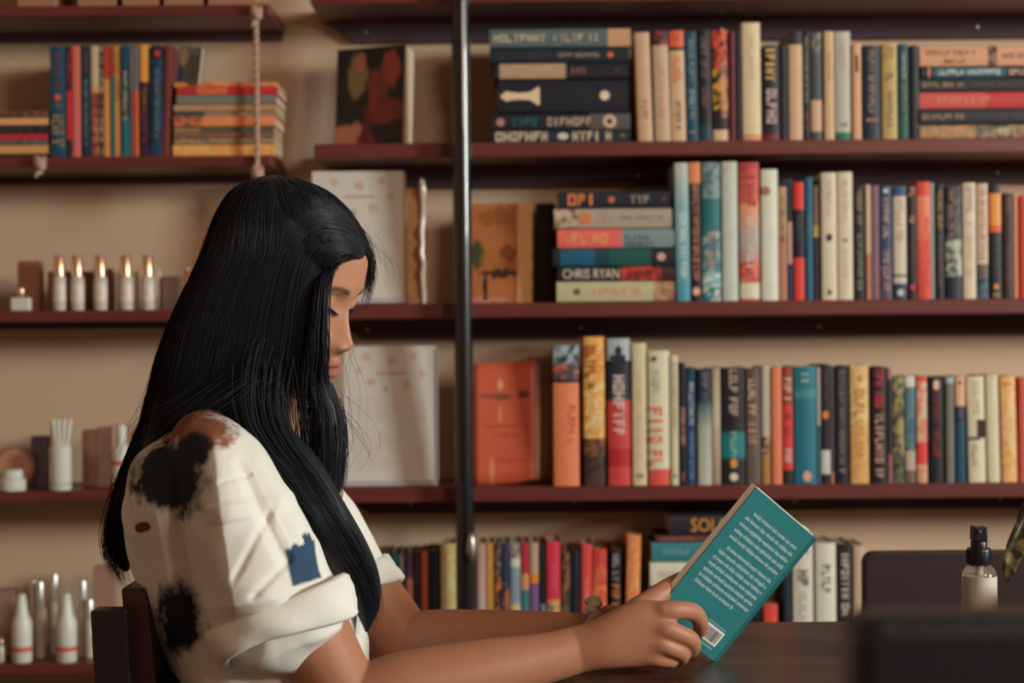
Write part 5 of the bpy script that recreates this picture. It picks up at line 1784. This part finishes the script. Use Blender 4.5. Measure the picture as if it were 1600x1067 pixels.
# legs under the desk
HIPZ = 0.545
for y_ in (1.775, 1.955):
    body.tube([(-.27, y_, HIPZ), (-.02, y_, .545), (.19, y_, .545), (.215, y_, .50), (.20, y_, .28), (.19, y_, .10)], [.075, .068, .052, .05, .043, .034], 16, up=(0, 1, 0))
    body.tube([(.17, y_, .045), (.22, y_, .035), (.30, y_, .028)], [(.030, .030), (.034, .026), (.032, .018)], 12)

bme = remesh(body, 0.0016, 3)
bc_ = coords(bme)
# soften where the finger roots meet the back of the hand
pxy = np.array([proj(c) if c[2] > 0.70 and 0.08 < c[0] < 0.19 and c[1] < 1.80 else (0.0, 0.0) for c in bc_.tolist()])
wgt = np.exp(-((pxy[:, 0] - 1018) / 17.0) ** 2) * (pxy[:, 1] > 925) * (pxy[:, 1] < 1055) * 0.6
eg = np.empty(len(bme.edges) * 2, dtype=np.int64)
bme.edges.foreach_get('vertices', eg)
eg = eg.reshape(-1, 2)
eg = eg[(wgt[eg[:, 0]] > 1e-3) | (wgt[eg[:, 1]] > 1e-3)]
cnt = np.zeros(len(bc_))
np.add.at(cnt, eg[:, 0], 1)
np.add.at(cnt, eg[:, 1], 1)
cur = bc_.astype(np.float64)
for _ in range(40):
    acc = np.zeros_like(cur)
    np.add.at(acc, eg[:, 0], cur[eg[:, 1]])
    np.add.at(acc, eg[:, 1], cur[eg[:, 0]])
    ok = cnt > 0
    avg = cur.copy()
    avg[ok] = acc[ok] / cnt[ok][:, None]
    cur = cur + (avg - cur) * wgt[:, None]
bc_ = cur.astype(np.float32)
bme.vertices.foreach_set('co', bc_.ravel())
bme.update()
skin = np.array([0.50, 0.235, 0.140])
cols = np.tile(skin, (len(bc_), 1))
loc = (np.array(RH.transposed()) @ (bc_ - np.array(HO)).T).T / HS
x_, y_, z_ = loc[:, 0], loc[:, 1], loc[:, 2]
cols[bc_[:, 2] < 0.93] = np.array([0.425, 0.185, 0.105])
face = (x_ > 0.045)
lipmask = face * np.exp(-(y_ / .0205) ** 6) * np.clip(1.25 * np.exp(-((z_ + .0722) / .0100) ** 4), 0, 1)
lip = np.array([0.40, 0.125, 0.100])
cols = cols * (1 - lipmask[:, None]) + lip * lipmask[:, None]
ay = np.abs(y_)
bz = .0115 + .0045 * np.sin(np.clip((ay - .008) / .045, 0, 1) * 3.1)
brow = face * np.clip(1.3 * np.exp(-((z_ - bz) / .0026) ** 2) * np.clip((ay - .009) / .006, 0, 1) * (ay < .050), 0, 0.78)
lash = face * np.exp(-((z_ + .0070 + ((ay - .032) / .014) ** 2 * .003) / .0014) ** 2) * (ay > .019) * (ay < .046)
dk_ = np.array([0.02, 0.014, 0.012])
nost = face * np.exp(-((ay - .0058) / .0030) ** 2 - ((z_ + .0525) / .0024) ** 2) * .9
mk = np.clip(brow + lash + nost, 0, .95)
cols = cols * (1 - mk[:, None]) + dk_ * mk[:, None]
blush = face * np.exp(-((ay - .040) / .02) ** 2 - ((z_ + .035) / .018) ** 2) * 0.25
cols = cols * (1 - blush[:, None]) + np.array([0.52, 0.20, 0.14]) * blush[:, None]
put_ink(bme, cols)
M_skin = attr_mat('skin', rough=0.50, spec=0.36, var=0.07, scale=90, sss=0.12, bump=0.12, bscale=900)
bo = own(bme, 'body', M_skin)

# lashes over the lowered lids
M_hair = mat('black_hair', (0.0150, 0.0175, 0.0240), rough=0.45, var=0.25, scale=400, spec=0.30)
from mathutils.bvhtree import BVHTree
sel = np.where((x_ > 0.03) & (np.abs(y_) < 0.08) & (np.abs(z_) < 0.13))[0]
keep = np.zeros(len(bc_), dtype=bool)
keep[sel] = True
polys = [tuple(p.vertices) for p in bme.polygons if keep[p.vertices[0]]]
wv_ = coords(bme) + np.array(PERSON_LOC)
bvh = BVHTree.FromPolygons([Vector(v.tolist()) for v in wv_], polys)


def face_pt(y, z):
    h = bvh.ray_cast(hw(.25, y, z), -hf)
    return h[0] if h[0] is not None else hw(.075, y, z)


lm = MB()
for s in (-1, 1):
    for q in range(30):
        t = q / 29
        yy = s * (.015 + .030 * t)
        zz = -.0060 - ((abs(yy) - .032) / .014) ** 2 * .003
        base = face_pt(yy, zz) - hf * .0004
        tip = base + (hf * (.0048 - .0008 * t) + hl * (s * .0035 * t) - hu * .0048) * HS
        midp = base.lerp(tip, .5) - hu * .0013
        lm.tube([base, midp, tip], [.0005, .0004, .00014], 4, up=tuple(hl), caps=False)
    pts = []
    for q in range(11):
        t = q / 10
        yy = s * (.0105 + .035 * t)
        pts.append(face_pt(yy, -.0058 - ((abs(yy) - .032) / .014) ** 2 * .003))
    lm.tube(pts, [.0005] + [.0013] * 9 + [.0006], 6, up=tuple(hu))
own(lm.mesh('eyelashes', smooth=True), 'eyelashes', M_hair)
M_eye = mat('eye_dark', (0.018, 0.010, 0.008), rough=0.15)
for s in (-1, 1):
    v, f = [], []
    for q in range(13):
        t = q / 12
        yy = s * (.0110 + .033 * t)
        zu = -.0060 - ((abs(yy) - .032) / .014) ** 2 * .003
        for (u, off) in ((0.0, .0005), (0.5, .0009), (1.0, .0003)):
            v.append(face_pt(yy, zu - u * .0046 * math.sin(math.pi * min(1, t * .95 + .03))) + hf * off)
    for q in range(12):
        for j in range(2):
            f.append((q * 3 + j, q * 3 + 3 + j, q * 3 + 4 + j, q * 3 + 1 + j))
    own(MB().add(v, f).mesh('eye', smooth=True), 'eye', M_eye)

# --- shirt
def seg_dist(px, py, ax_, ay_, bx_, by_):
    """Distance to a segment, which side of it, and how far along."""
    dx, dy = bx_ - ax_, by_ - ay_
    L2 = dx * dx + dy * dy
    t = ((px - ax_) * dx + (py - ay_) * dy) / L2
    tc = max(0.0, min(1.0, t))
    d = math.hypot(px - ax_ - tc * dx, py - ay_ - tc * dy)
    side = (px - ax_) * dy - (py - ay_) * dx
    return d, (1 if side > 0 else -1), t


def ridge(px, py, seg_, wl, wr, h):
    d, sd, t = seg_dist(px, py, *seg_)
    w = wr if sd > 0 else wl
    fade = max(0.0, min(1.0, min(t + .12, 1.12 - t) / .2))
    q = max(0.0, 1 - d / w)
    return h * q * fade


def fold_push(px, py):
    """How far the cloth stands out towards the camera at the big folds of sleeve and back (metres)."""
    p = 0.0
    p += ridge(px, py, (338, 668, 350, 800), 62, 105, .019)
    p += ridge(px, py, (350, 800, 372, 955), 62, 105, .019)
    p -= ridge(px, py, (376, 722, 446, 885), 13, 17, .0075)
    p += ridge(px, py, (404, 700, 470, 845), 16, 20, .0050)
    p -= ridge(px, py, (368, 905, 424, 795), 9, 9, .0035)
    p -= ridge(px, py, (398, 930, 452, 872), 9, 9, .0045)
    p -= ridge(px, py, (348, 752, 396, 738), 6, 7, .0030)
    p += ridge(px, py, (240, 790, 285, 985), 26, 22, .0060)
    p -= ridge(px, py, (272, 800, 318, 960), 16, 16, .0055)
    p += ridge(px, py, (300, 800, 330, 1010), 18, 18, .0040)
    return p


shirt = BodyMB()


def px_loft(mb, rows, D, step, n=2.4, seg=44, step_after=None):
    """rows: (y, x_left, x_right, half_depth[, exponent[, D]]) -> closed stack of superellipse slices."""
    rr_ = []
    for r in rows:
        r = list(r)
        if len(r) < 5:
            r.append(n)
        if len(r) < 6:
            r.append(D)
        rr_.append(r)
    sl = smoothrow(rr_, step)
    v, f = [], []
    for (y, xl, xr, hd, e, d) in sl:
        a, b = P(xl, y, d), P(xr, y, d)
        c = (a + b) / 2
        rx = max((b - a).length / 2, 0.0005)
        hd = max(hd, 0.0005)
        for k in range(seg):
            t = 2 * math.pi * k / seg
            ca, sa = math.cos(t), math.sin(t)
            q = (abs(ca) ** e + abs(sa) ** e) ** (-1 / e)
            v.append((c.x + rx * ca * q, c.y + hd * sa * q, c.z))
    m = len(sl)
    for i in range(m - 1):
        for k in range(seg):
            k2 = (k + 1) % seg
            f.append((i * seg + k, (i + 1) * seg + k, (i + 1) * seg + k2, i * seg + k2))
    f += [tuple(range(seg)), tuple(range((m - 1) * seg + seg - 1, (m - 1) * seg - 1, -1))]
    mb.add(v, f)
    return sl


px_loft(shirt, [(646, 335, 425, .060), (660, 285, 440, .110), (680, 250, 452, .145), (710, 226, 462, .165), (760, 212, 482, .172), (800, 207, 505, .172), (850, 211, 540, .168), (900, 222, 556, .165), (950, 242, 565, .160), (1000, 268, 570, .160), (1067, 298, 573, .165), (1180, 330, 575, .175), (1330, 335, 580, .18)], 1.855, 8, n=2.3)
# near sleeve
shirt.tube([P(318, 688, 1.755), P(332, 712, 1.728), P(360, 760, 1.706), P(388, 825, 1.698), P(412, 890, 1.694), P(428, 940, 1.692), P(440, 972, 1.690)], [(.033, .034), (.043, .046), (.050, .052), (.053, .055), (.058, .057), (.062, .058), (.062, .056)], 30, up=(0, 1, 0))
# far sleeve
shirt.tube([P(450, 752, 1.975), P(480, 800, 1.995), P(520, 855, 1.99), P(552, 905, 1.985)], [.052, .049, .046, .041], 24, up=(0, 1, 0))
sme = remesh(shirt, 0.0023, 6)
sc_, sn_ = coords(sme), normals(sme)
disp = np.zeros(len(sc_))
push = np.zeros(len(sc_))
ax = (P(440, 972, 1.69) - P(338, 700, 1.735)).normalized()
cols = np.tile(np.array([0.80, 0.79, 0.73]), (len(sc_), 1))
NAVY_D = np.array([0.020, 0.026, 0.036])
RUST = np.array([0.28, 0.11, 0.06])
BLUE = np.array([0.035, 0.075, 0.135])
SKYB = np.array([0.22, 0.36, 0.46])
for i in range(len(sc_)):
    co = sc_[i]
    v = Vector(co.tolist())
    ppx, ppy = proj(v)
    s = (v - P(338, 700, 1.735)).dot(ax)
    # long folds running down sleeve and back, a few diagonal creases
    n1 = noise.noise(Vector((v.x * 26 - s * 4, v.y * 22, s * 6)))
    n2 = noise.noise(Vector((v.x * 14 + v.z * 22, v.y * 14, v.z * 9 - v.x * 12 + 5)))
    n3 = 1 - abs(noise.noise(Vector((v.x * 17 + v.z * 6 + 3, v.y * 13, v.z * 15 - v.x * 8)))) * 2
    disp[i] = .0030 * n1 + .0034 * n2 + .0028 * max(0, n3 - 0.35)
    if v.y < 1.80:
        push[i] = fold_push(ppx, ppy)
    if v.y < 1.90:
        g = noise.noise(v * 34) * .5 + noise.noise(v * 90) * .35 + noise.noise(v * 210) * .22
        r1 = math.hypot((ppx - 268) / 64, (ppy - 748) / 64) + g * .55
        r1b = math.hypot((ppx - 312) / 26, (ppy - 700) / 28) + g * .6
        r0 = math.hypot((ppx - 300) / 70, (ppy - 668) / 36) + g * .9
        r2 = math.hypot((ppx - 282) / 40, (ppy - 965) / 62) + g * .6
        r5 = math.hypot((ppx - 222) / 14, (ppy - 824) / 10) + g * .8
        c = cols[i]

        def mixin(c, t, q):
            t = max(0.0, min(1.0, t))
            return c * (1 - t) + q * t
        c = mixin(c, (1.1 - r0) * 2.2, RUST)
        c = mixin(c, (1.05 - r1) * 3.2, NAVY_D)
        c = mixin(c, (1.05 - r1b) * 3, NAVY_D)
        c = mixin(c, (1.08 - r2) * 2.4, NAVY_D)
        c = mixin(c, (1.0 - r5) * 4, RUST * .5)
        if v.y < 1.75:
            dx, dy = ppx - 470, ppy - 872
            u = (dx * .96 - dy * .28)
            w = (dx * .28 + dy * .96)
            top = -22 + 9 * noise.noise(Vector((ppx * .13, 1, 2))) + 5 * noise.noise(Vector((ppx * .4, 7, 2))) - (14 if 8 < u < 20 else 0)
            t_ = min(u + 26, 24 - u, w - top, 40 - w)
            c = mixin(c, t_ * .28 + g * .5, BLUE)
        elif ppx > 490:
            r3 = math.hypot((ppx - 556) / 18, (ppy - 905) / 70) + g * .7
            r4 = math.hypot((ppx - 520) / 26, (ppy - 960) / 20) + g * .8
            c = mixin(c, (1 - r3) * 2, SKYB)
            c = mixin(c, (1 - r4) * 1.6, SKYB * 1.2)
        cols[i] = c
sc2 = sc_ + sn_ * disp[:, None]
sc2[:, 1] -= push
sme.vertices.foreach_set('co', sc2.astype(np.float32).ravel())
put_ink(sme, cols)
sme.update()
M_shirt = attr_mat('dyed_cotton', rough=0.85, spec=0.2, var=0.03, scale=200, bump=0.15, bscale=1200)
so = own(sme, 'shirt', M_shirt)


def cuff(cA, cB, ra, rb, side, updir, name, seed):
    """Rolled cuff: an open, thick band from cA to cB."""
    rr_ = random.Random(seed)
    ax_ = (cB - cA).normalized()
    s_ = (Vector(side) - ax_ * Vector(side).dot(ax_)).normalized()
    w_ = ax_.cross(s_)
    prof = [(0.0, -.004), (-.10, .0035), (.02, .0075), (.35, .0080), (.75, .0075), (1.0, .0060), (1.06, .0015), (1.0, -.0035), (.5, -.0040), (0.0, -.006)]
    seg = 56
    v, f = [], []
    for (t, dr) in prof:
        for k in range(seg):
            a = 2 * math.pi * k / seg
            wob = .0028 * math.sin(3 * a + seed) + .0020 * math.sin(7 * a + 2 * seed + t * 3) + .0014 * abs(math.sin(5.5 * a + t * 2.5 + seed))
            sag = .006 * math.sin(a * 2 + seed) * t
            p = cA.lerp(cB, t) + ax_ * sag + s_ * ((ra + dr + wob) * math.cos(a)) + w_ * ((rb + dr + wob) * math.sin(a))
            v.append(p)
    m = len(prof)
    for i in range(m):
        for k in range(seg):
            k2 = (k + 1) % seg
            j = (i + 1) % m
            f.append((i * seg + k, i * seg + k2, j * seg + k2, j * seg + k))
    mb = MB().add(v, f, (0.80, 0.79, 0.73))
    me = mb.mesh(name, ink=True, smooth=True)
    o = own(me, name, M_shirt, so)
    o.matrix_parent_inverse = Matrix.Identity(4)
    return o


cuff(P(430, 945, 1.690), P(449, 992, 1.688), .0655, .060, P(532, 920, 1.69) - P(340, 1004, 1.69), None, 'sleeve_cuff', 1.0)
cuff(P(551, 908, 1.985), P(574, 938, 1.982), .040, .042, P(617, 905, 1.98) - P(545, 975, 1.98), None, 'sleeve_cuff', 2.3)

# trousers and shoes, under the desk
tr = MB()
tr.tube([(-.29, 1.86, .70), (-.28, 1.86, .60), (-.27, 1.86, .545)], [(.165, .11), (.17, .115), (.16, .09)], 24, up=(1, 0, 0))
for y_ in (1.775, 1.955):
    tr.tube([(-.27, y_, HIPZ), (-.02, y_, .545), (.19, y_, .545), (.217, y_, .50), (.20, y_, .28), (.19, y_, .09)], [.083, .077, .061, .060, .056, .052], 18, up=(0, 1, 0))
tme = remesh(tr, 0.008, 3)
own(tme, 'trousers', mat('navy_denim', (0.03, 0.04, 0.07), rough=0.9, var=0.2, scale=300))
for y_ in (1.775, 1.955):
    sh = MB().tube([(.155, y_, .045), (.20, y_, .045), (.26, y_, .036), (.315, y_, .028)], [(.036, .044), (.039, .042), (.040, .034), (.034, .022)], 16)
    own(remesh(sh, 0.006, 3), 'shoe', mat('canvas_shoe', (0.2, 0.2, 0.2), rough=0.8))

# braided band on the far wrist
wb = MB()
wc = P(931, 972, 1.902)
wa = (P(960, 970, 1.90) - P(900, 978, 1.905)).normalized()
ws = wa.cross(Vector((0, 0, 1))).normalized()
wu = ws.cross(wa)
for k in range(20):
    a = 2 * math.pi * k / 20
    c = wc + ws * (.0205 * math.cos(a)) + wu * (.0235 * math.sin(a))
    j = 1 if k % 2 else -1
    tdir = (ws * -math.sin(a) + wu * math.cos(a))
    rad = (ws * math.cos(a) + wu * math.sin(a))
    wb.tube([c - tdir * .0045 - wa * (.006 * j), c + rad * .0022, c + tdir * .0045 + wa * (.006 * j)], [.0035, .0052, .0035], 8, up=tuple(rad))
own(wb.mesh('wristband', smooth=True), 'wristband', mat('woven_cord', (0.48, 0.37, 0.27), rough=0.9, var=0.4, scale=260, bump=0.8, bscale=700))

# --- hair
HD = 1.845
main_rows = [(275, 424, 436, .010, 2.0), (279, 405, 456, .035, 2.05), (286, 385, 479, .052, 2.1), (300, 364, 499, .068, 2.2), (320, 350, 510, .080, 2.3), (345, 341, 514, .090, 2.7), (370, 336, 521, .095, 3.4), (400, 329, 523, .098, 4.2), (422, 321, 518, .099, 4.8), (440, 313, 508, .099, 5.0), (460, 303, 505, .099, 5.0), (500, 284, 502, .098, 5.0), (550, 264, 500, .096, 4.6), (590, 250, 493, .093, 3.8), (612, 243, 460, .090, 3.2), (632, 237, 425, .087, 3.0), (665, 228, 410, .082, 2.8), (700, 216, 390, .075, 2.6)]
cap_rows = [(277, 420, 450, .030, 2.1), (284, 398, 478, .050, 2.2), (298, 384, 509, .066, 2.3), (318, 376, 533, .078, 2.4), (343, 376, 553, .085, 2.4), (370, 386, 567, .088, 2.4), (388, 405, 573, .094, 2.7), (401, 430, 570, .094, 3.0), (411, 455, 560, .092, 3.2), (420, 475, 540, .088, 3.2), (428, 490, 522, .07, 2.6)]
back_rows = [(640, 236, 330, .085), (700, 214, 290, .085), (760, 197, 262, .080), (820, 184, 228, .066), (850, 182, 214, .045), (875, 187, 205, .022), (892, 193, 200, .004)]
lock_rows = [(580, 486, 508, .010), (610, 487, 522, .018), (650, 490, 535, .020), (700, 490, 538, .020), (740, 490, 534, .018), (775, 497, 529, .013), (805, 508, 520, .003)]
hair = MB()
# hair on the front shoulder, sweeping over the chest
front_path = [(420, 500, 1.800, .030, .016), (400, 570, 1.785, .034, .018), (398, 640, 1.770, .030, .020), (418, 690, 1.760, .028, .019), (462, 745, 1.752, .030, .018), (500, 802, 1.750, .027, .018), (537, 860, 1.768, .025, .017), (562, 905, 1.785, .021, .015), (573, 945, 1.795, .014, .011), (573, 985, 1.800, .002, .002)]
fp = smoothrow([(i,) + q for i, q in enumerate(front_path)], 0.25)


def grooved_loft(mb, rows, D, step, n=2.4, seg=200, amp=.0012, freq=22, seed=0):
    """Like px_loft but with the surface combed into fine strands."""
    tmp = MB()
    sl = px_loft(tmp, rows, D, step, n, seg)
    ph = [noise.noise(Vector((math.cos(2 * math.pi * k / seg) * freq, math.sin(2 * math.pi * k / seg) * freq, seed))) + .6 * noise.noise(Vector((math.cos(2 * math.pi * k / seg) * freq * 3, math.sin(2 * math.pi * k / seg) * freq * 3, seed + 9))) for k in range(seg)]
    vv = []
    for i in range(len(sl)):
        ring = [Vector(p) for p in tmp.v[i * seg:(i + 1) * seg]]
        c = sum(ring, Vector()) / seg
        for k, p in enumerate(ring):
            d = (p - c)
            L_ = d.length
            q = amp * min(1, L_ / .03) * (ph[k] + .35 * noise.noise(Vector((k * .35, i * .12, seed))))
            vv.append(p + d.normalized() * q if L_ > 1e-6 else p)
    mb.add(vv, tmp.f)
    return sl


sl_main = grooved_loft(hair, main_rows, HD, 5, seed=1)
sl_cap = grooved_loft(hair, cap_rows, 1.843, 5, seed=4)
sl_back = grooved_loft(hair, back_rows, 1.87, 6, n=2.6, seed=2)
sl_lock = grooved_loft(hair, lock_rows, 1.775, 6, n=2.2, seg=60, amp=.0015, seed=3)
pts = [P(q[1], q[2], q[3]) for q in fp]
hair.tube(pts, [(q[5], q[4]) for q in fp], 26, up=(0.9, 0, 0.45))


def strand(mb, pts, r0, r1, sides=3):
    n = len(pts)
    if n < 2:
        return
    P3 = [Vector(p) for p in pts]
    v, f = [], []
    for i, p in enumerate(P3):
        t = (P3[min(i + 1, n - 1)] - P3[max(i - 1, 0)])
        t = t.normalized() if t.length > 1e-9 else Vector((0, 0, -1))
        s = t.cross(Vector((0.13, 0.97, 0.2))).normalized()
        w = s.cross(t)
        tt = i / (n - 1)
        r = (r0 + (r1 - r0) * tt) * (1.0 if tt < .85 else max(.15, (1 - tt) / .15))
        for k in range(sides):
            a = 2 * math.pi * k / sides
            v.append(p + s * (r * math.cos(a)) + w * (r * math.sin(a)))
    for i in range(n - 1):
        for k in range(sides):
            k2 = (k + 1) % sides
            f.append((i * sides + k, i * sides + k2, (i + 1) * sides + k2, (i + 1) * sides + k))
    mb.add(v, f)


def surf(slc, ang, off):
    (y, xl, xr, hd, e, d) = slc
    a, b = P(xl, y, d), P(xr, y, d)
    c = (a + b) / 2
    rx = (b - a).length / 2
    ca, sa = math.cos(ang), math.sin(ang)
    q = (abs(ca) ** e + abs(sa) ** e) ** (-1 / e)
    return Vector((c.x + (rx * q + off) * ca, c.y + (hd * q + off) * sa, c.z))


hr = random.Random(21)


def comb(sl, count, a0, a1, i0r, lenr, off=(.0001, .0013), r=(.00022, .00045), wave=.003):
    for _ in range(count):
        ang = hr.uniform(a0, a1)
        i0 = int(hr.uniform(*i0r) * (len(sl) - 2))
        i1 = min(len(sl) - 1, i0 + int(hr.uniform(*lenr) * len(sl)))
        if i1 - i0 < 4:
            continue
        o_ = hr.uniform(*off)
        drift = hr.uniform(-.12, .12)
        ph = hr.uniform(0, 6)
        pts = []
        for i in range(i0, i1 + 1, 2):
            t = (i - i0) / max(1, i1 - i0)
            p = surf(sl[i], ang + drift * t + .02 * math.sin(ph + t * 5), o_)
            p += Vector((wave * math.sin(ph + 3 * t) * t, 0, 0))
            pts.append(p)
        strand(hair, pts, hr.uniform(*r), hr.uniform(*r) * .6)


TWO = 2 * math.pi
comb(sl_main, 1900, math.pi * .98, TWO * 1.0, (.02, .6), (.3, .9))
comb(sl_cap, 200, math.pi * 1.5, TWO * 1.04, (.0, .4), (.3, .9), off=(.0002, .0012))
comb(sl_main, 120, 0, math.pi, (.0, .5), (.3, .8))
comb(sl_back, 420, math.pi * .75, TWO, (0, .3), (.5, 1.0), wave=.006)
comb(sl_back, 90, math.pi * .8, math.pi * 1.15, (0, .5), (.5, 1.0), off=(.002, .007), r=(.0003, .0005), wave=.010)
comb(sl_lock, 130, 0, TWO, (0, .5), (.4, 1.0), off=(0, .003), r=(.0004, .0007))


def lock(path, count, spread, r=(.0004, .0008), tail=.25, jitter=.002):
    """Strands following a path of (px, py, D), spread around it."""
    base = smoothrow([(i,) + tuple(q) for i, q in enumerate(path)], .2)
    n = len(base)
    for _ in range(count):
        g = (hr.gauss(0, .5), hr.gauss(0, .5))
        ph = hr.uniform(0, 6)
        end = n - int(hr.uniform(0, tail) * n)
        st_ = int(hr.uniform(0, .15) * n)
        pts = []
        for i in range(st_, end):
            q = base[i]
            t = i / (n - 1)
            sp_ = spread(t)
            p = P(q[1] + g[0] * sp_, q[2], q[3] + g[1] * sp_ * .0006)
            p += Vector((jitter * math.sin(ph + 6 * t), jitter * math.sin(ph * 2 + 5 * t), 0))
            pts.append(p)
        strand(hair, pts, hr.uniform(*r), hr.uniform(*r) * .5)


def hair_D(px, py):
    """Depth of the hair's near surface at a pixel of the photograph."""
    best = None
    for sl in (sl_main, sl_cap):
        ys = [q[0] for q in sl]
        if not (ys[0] <= py <= ys[-1]):
            continue
        i = min(int((py - ys[0]) / (ys[1] - ys[0])), len(ys) - 2)
        w_ = (py - ys[i]) / (ys[i + 1] - ys[i])
        (y, xl, xr, hd, e, d) = sl[i] * (1 - w_) + sl[i + 1] * w_
        t = abs((px - (xl + xr) / 2) / max((xr - xl) / 2, 1))
        if t < 1:
            D_ = d - hd * (1 - t ** e) ** (1 / e)
            best = D_ if best is None else min(best, D_)
    return best


def drape(path, count, spread, r=(.00022, .00045), tail=.35):
    """Strands combed over the hair's surface along a path of (px, py)."""
    base = smoothrow([(i,) + tuple(q) for i, q in enumerate(path)], .12)
    n = len(base)
    for _ in range(count):
        g = hr.uniform(-1, 1)
        ph = hr.uniform(0, 6)
        o_ = hr.uniform(.0002, .0016)
        st_, end = int(hr.uniform(0, .25) * n), n - int(hr.uniform(0, tail) * n)
        pts = []
        for i in range(st_, end):
            t = i / (n - 1)
            a_, b_ = base[max(i - 1, 0)], base[min(i + 1, n - 1)]
            dx, dy = b_[1] - a_[1], b_[2] - a_[2]
            L_ = math.hypot(dx, dy) or 1
            sp_ = spread(t) * g + 1.5 * math.sin(ph + 4 * t)
            x, y = base[i][1] - dy / L_ * sp_, base[i][2] + dx / L_ * sp_
            D_ = hair_D(x, y)
            if D_ is None:
                if len(pts) > 3:
                    break
                pts = []
                continue
            pts.append(P(x, y, D_ - o_))
        if len(pts) > 4:
            strand(hair, pts, hr.uniform(*r), hr.uniform(*r) * .6)


drape([(572, 392), (545, 360), (500, 352), (462, 385), (440, 450), (425, 540), (412, 620)], 330, lambda t: 14 + 30 * t)
drape([(560, 362), (520, 325), (470, 320), (425, 350), (392, 420), (366, 510), (345, 600)], 330, lambda t: 12 + 32 * t)
drape([(535, 332), (495, 305), (445, 302), (400, 325), (366, 385), (330, 480), (300, 580), (275, 660)], 330, lambda t: 9 + 34 * t)
drape([(574, 398), (552, 385), (522, 388), (502, 415), (490, 470), (484, 540), (480, 600)], 260, lambda t: 9 + 16 * t)
drape([(500, 296), (450, 286), (405, 296), (370, 335), (345, 390), (312, 470), (280, 570)], 200, lambda t: 6 + 16 * t)
# strands over the chest, beside the near cheek, the fringe and the far temple
lock([(q[0] + 6, q[1], q[2] - q[4] * .85) for q in front_path], 420, lambda t: 44 - 34 * t, r=(.0003, .0006))
lock([(536, 400, 1.790), (514, 415, 1.772), (503, 445, 1.752), (498, 500, 1.749), (496, 550, 1.752), (494, 600, 1.765), (510, 650, 1.768), (520, 700, 1.768), (520, 750, 1.772), (513, 800, 1.775)], 220, lambda t: 6 + 15 * t)
lock([(556, 372, 1.805), (566, 388, 1.81), (574, 405, 1.83), (577, 425, 1.855), (574, 448, 1.875), (568, 472, 1.89)], 90, lambda t: 9 - 4 * t, r=(.00025, .0005), tail=.5)
lock([(566, 392, 1.815), (556, 396, 1.797), (540, 402, 1.785), (524, 414, 1.770), (509, 440, 1.757), (501, 480, 1.752)], 110, lambda t: 7, r=(.00025, .0005))
lock([(520, 330, 1.84), (560, 365, 1.85), (577, 400, 1.88), (580, 425, 1.905), (576, 455, 1.915), (568, 485, 1.92)], 70, lambda t: 10 - 4 * t, r=(.0003, .0006), tail=.5)
# thin veil over cheek and neck
lock([(507, 440, 1.756), (505, 500, 1.750), (506, 560, 1.750), (506, 610, 1.762), (500, 660, 1.765)], 22, lambda t: 9, r=(.00025, .0004))
lock([(430, 560, 1.755), (438, 620, 1.762), (448, 680, 1.764), (470, 740, 1.760), (500, 800, 1.760)], 30, lambda t: 34 - 10 * t, r=(.0003, .0006))
lock([(480, 560, 1.752), (478, 620, 1.762), (482, 690, 1.765), (496, 760, 1.765), (512, 810, 1.770)], 90, lambda t: 16, r=(.0003, .0006))
# flyaways
lock([(545, 350, 1.85), (580, 385, 1.86), (597, 420, 1.87), (594, 460, 1.875)], 9, lambda t: 26, r=(.00016, .00024), jitter=.006)
lock([(520, 610, 1.78), (545, 655, 1.78), (562, 705, 1.79), (548, 750, 1.79)], 14, lambda t: 30 + 10 * t, r=(.00016, .00024), jitter=.008)
lock([(555, 520, 1.83), (545, 560, 1.83), (548, 610, 1.83), (556, 680, 1.83)], 7, lambda t: 14 + 20 * t, r=(.00016, .00024), jitter=.006)
lock([(262, 560, 1.87), (240, 620, 1.87), (212, 680, 1.87), (190, 740, 1.87)], 26, lambda t: 12 + 6 * t, r=(.00018, .00028), jitter=.007)
lock([(208, 740, 1.86), (188, 810, 1.86), (178, 865, 1.86), (192, 918, 1.86)], 170, lambda t: 24 - 8 * t, r=(.0002, .0004), jitter=.004)
lock([(330, 400, 1.86), (300, 470, 1.86), (272, 545, 1.86), (248, 620, 1.86)], 26, lambda t: 10, r=(.00018, .00028), jitter=.005)
# strands of the shoulder that lie over the shirt
lock([(400, 585, 1.735), (350, 625, 1.700), (300, 660, 1.690), (262, 705, 1.690)], 22, lambda t: 60, r=(.00018, .0003), jitter=.003)
hme = hair.mesh('hair', smooth=True)
own(hme, 'hair', M_hair)
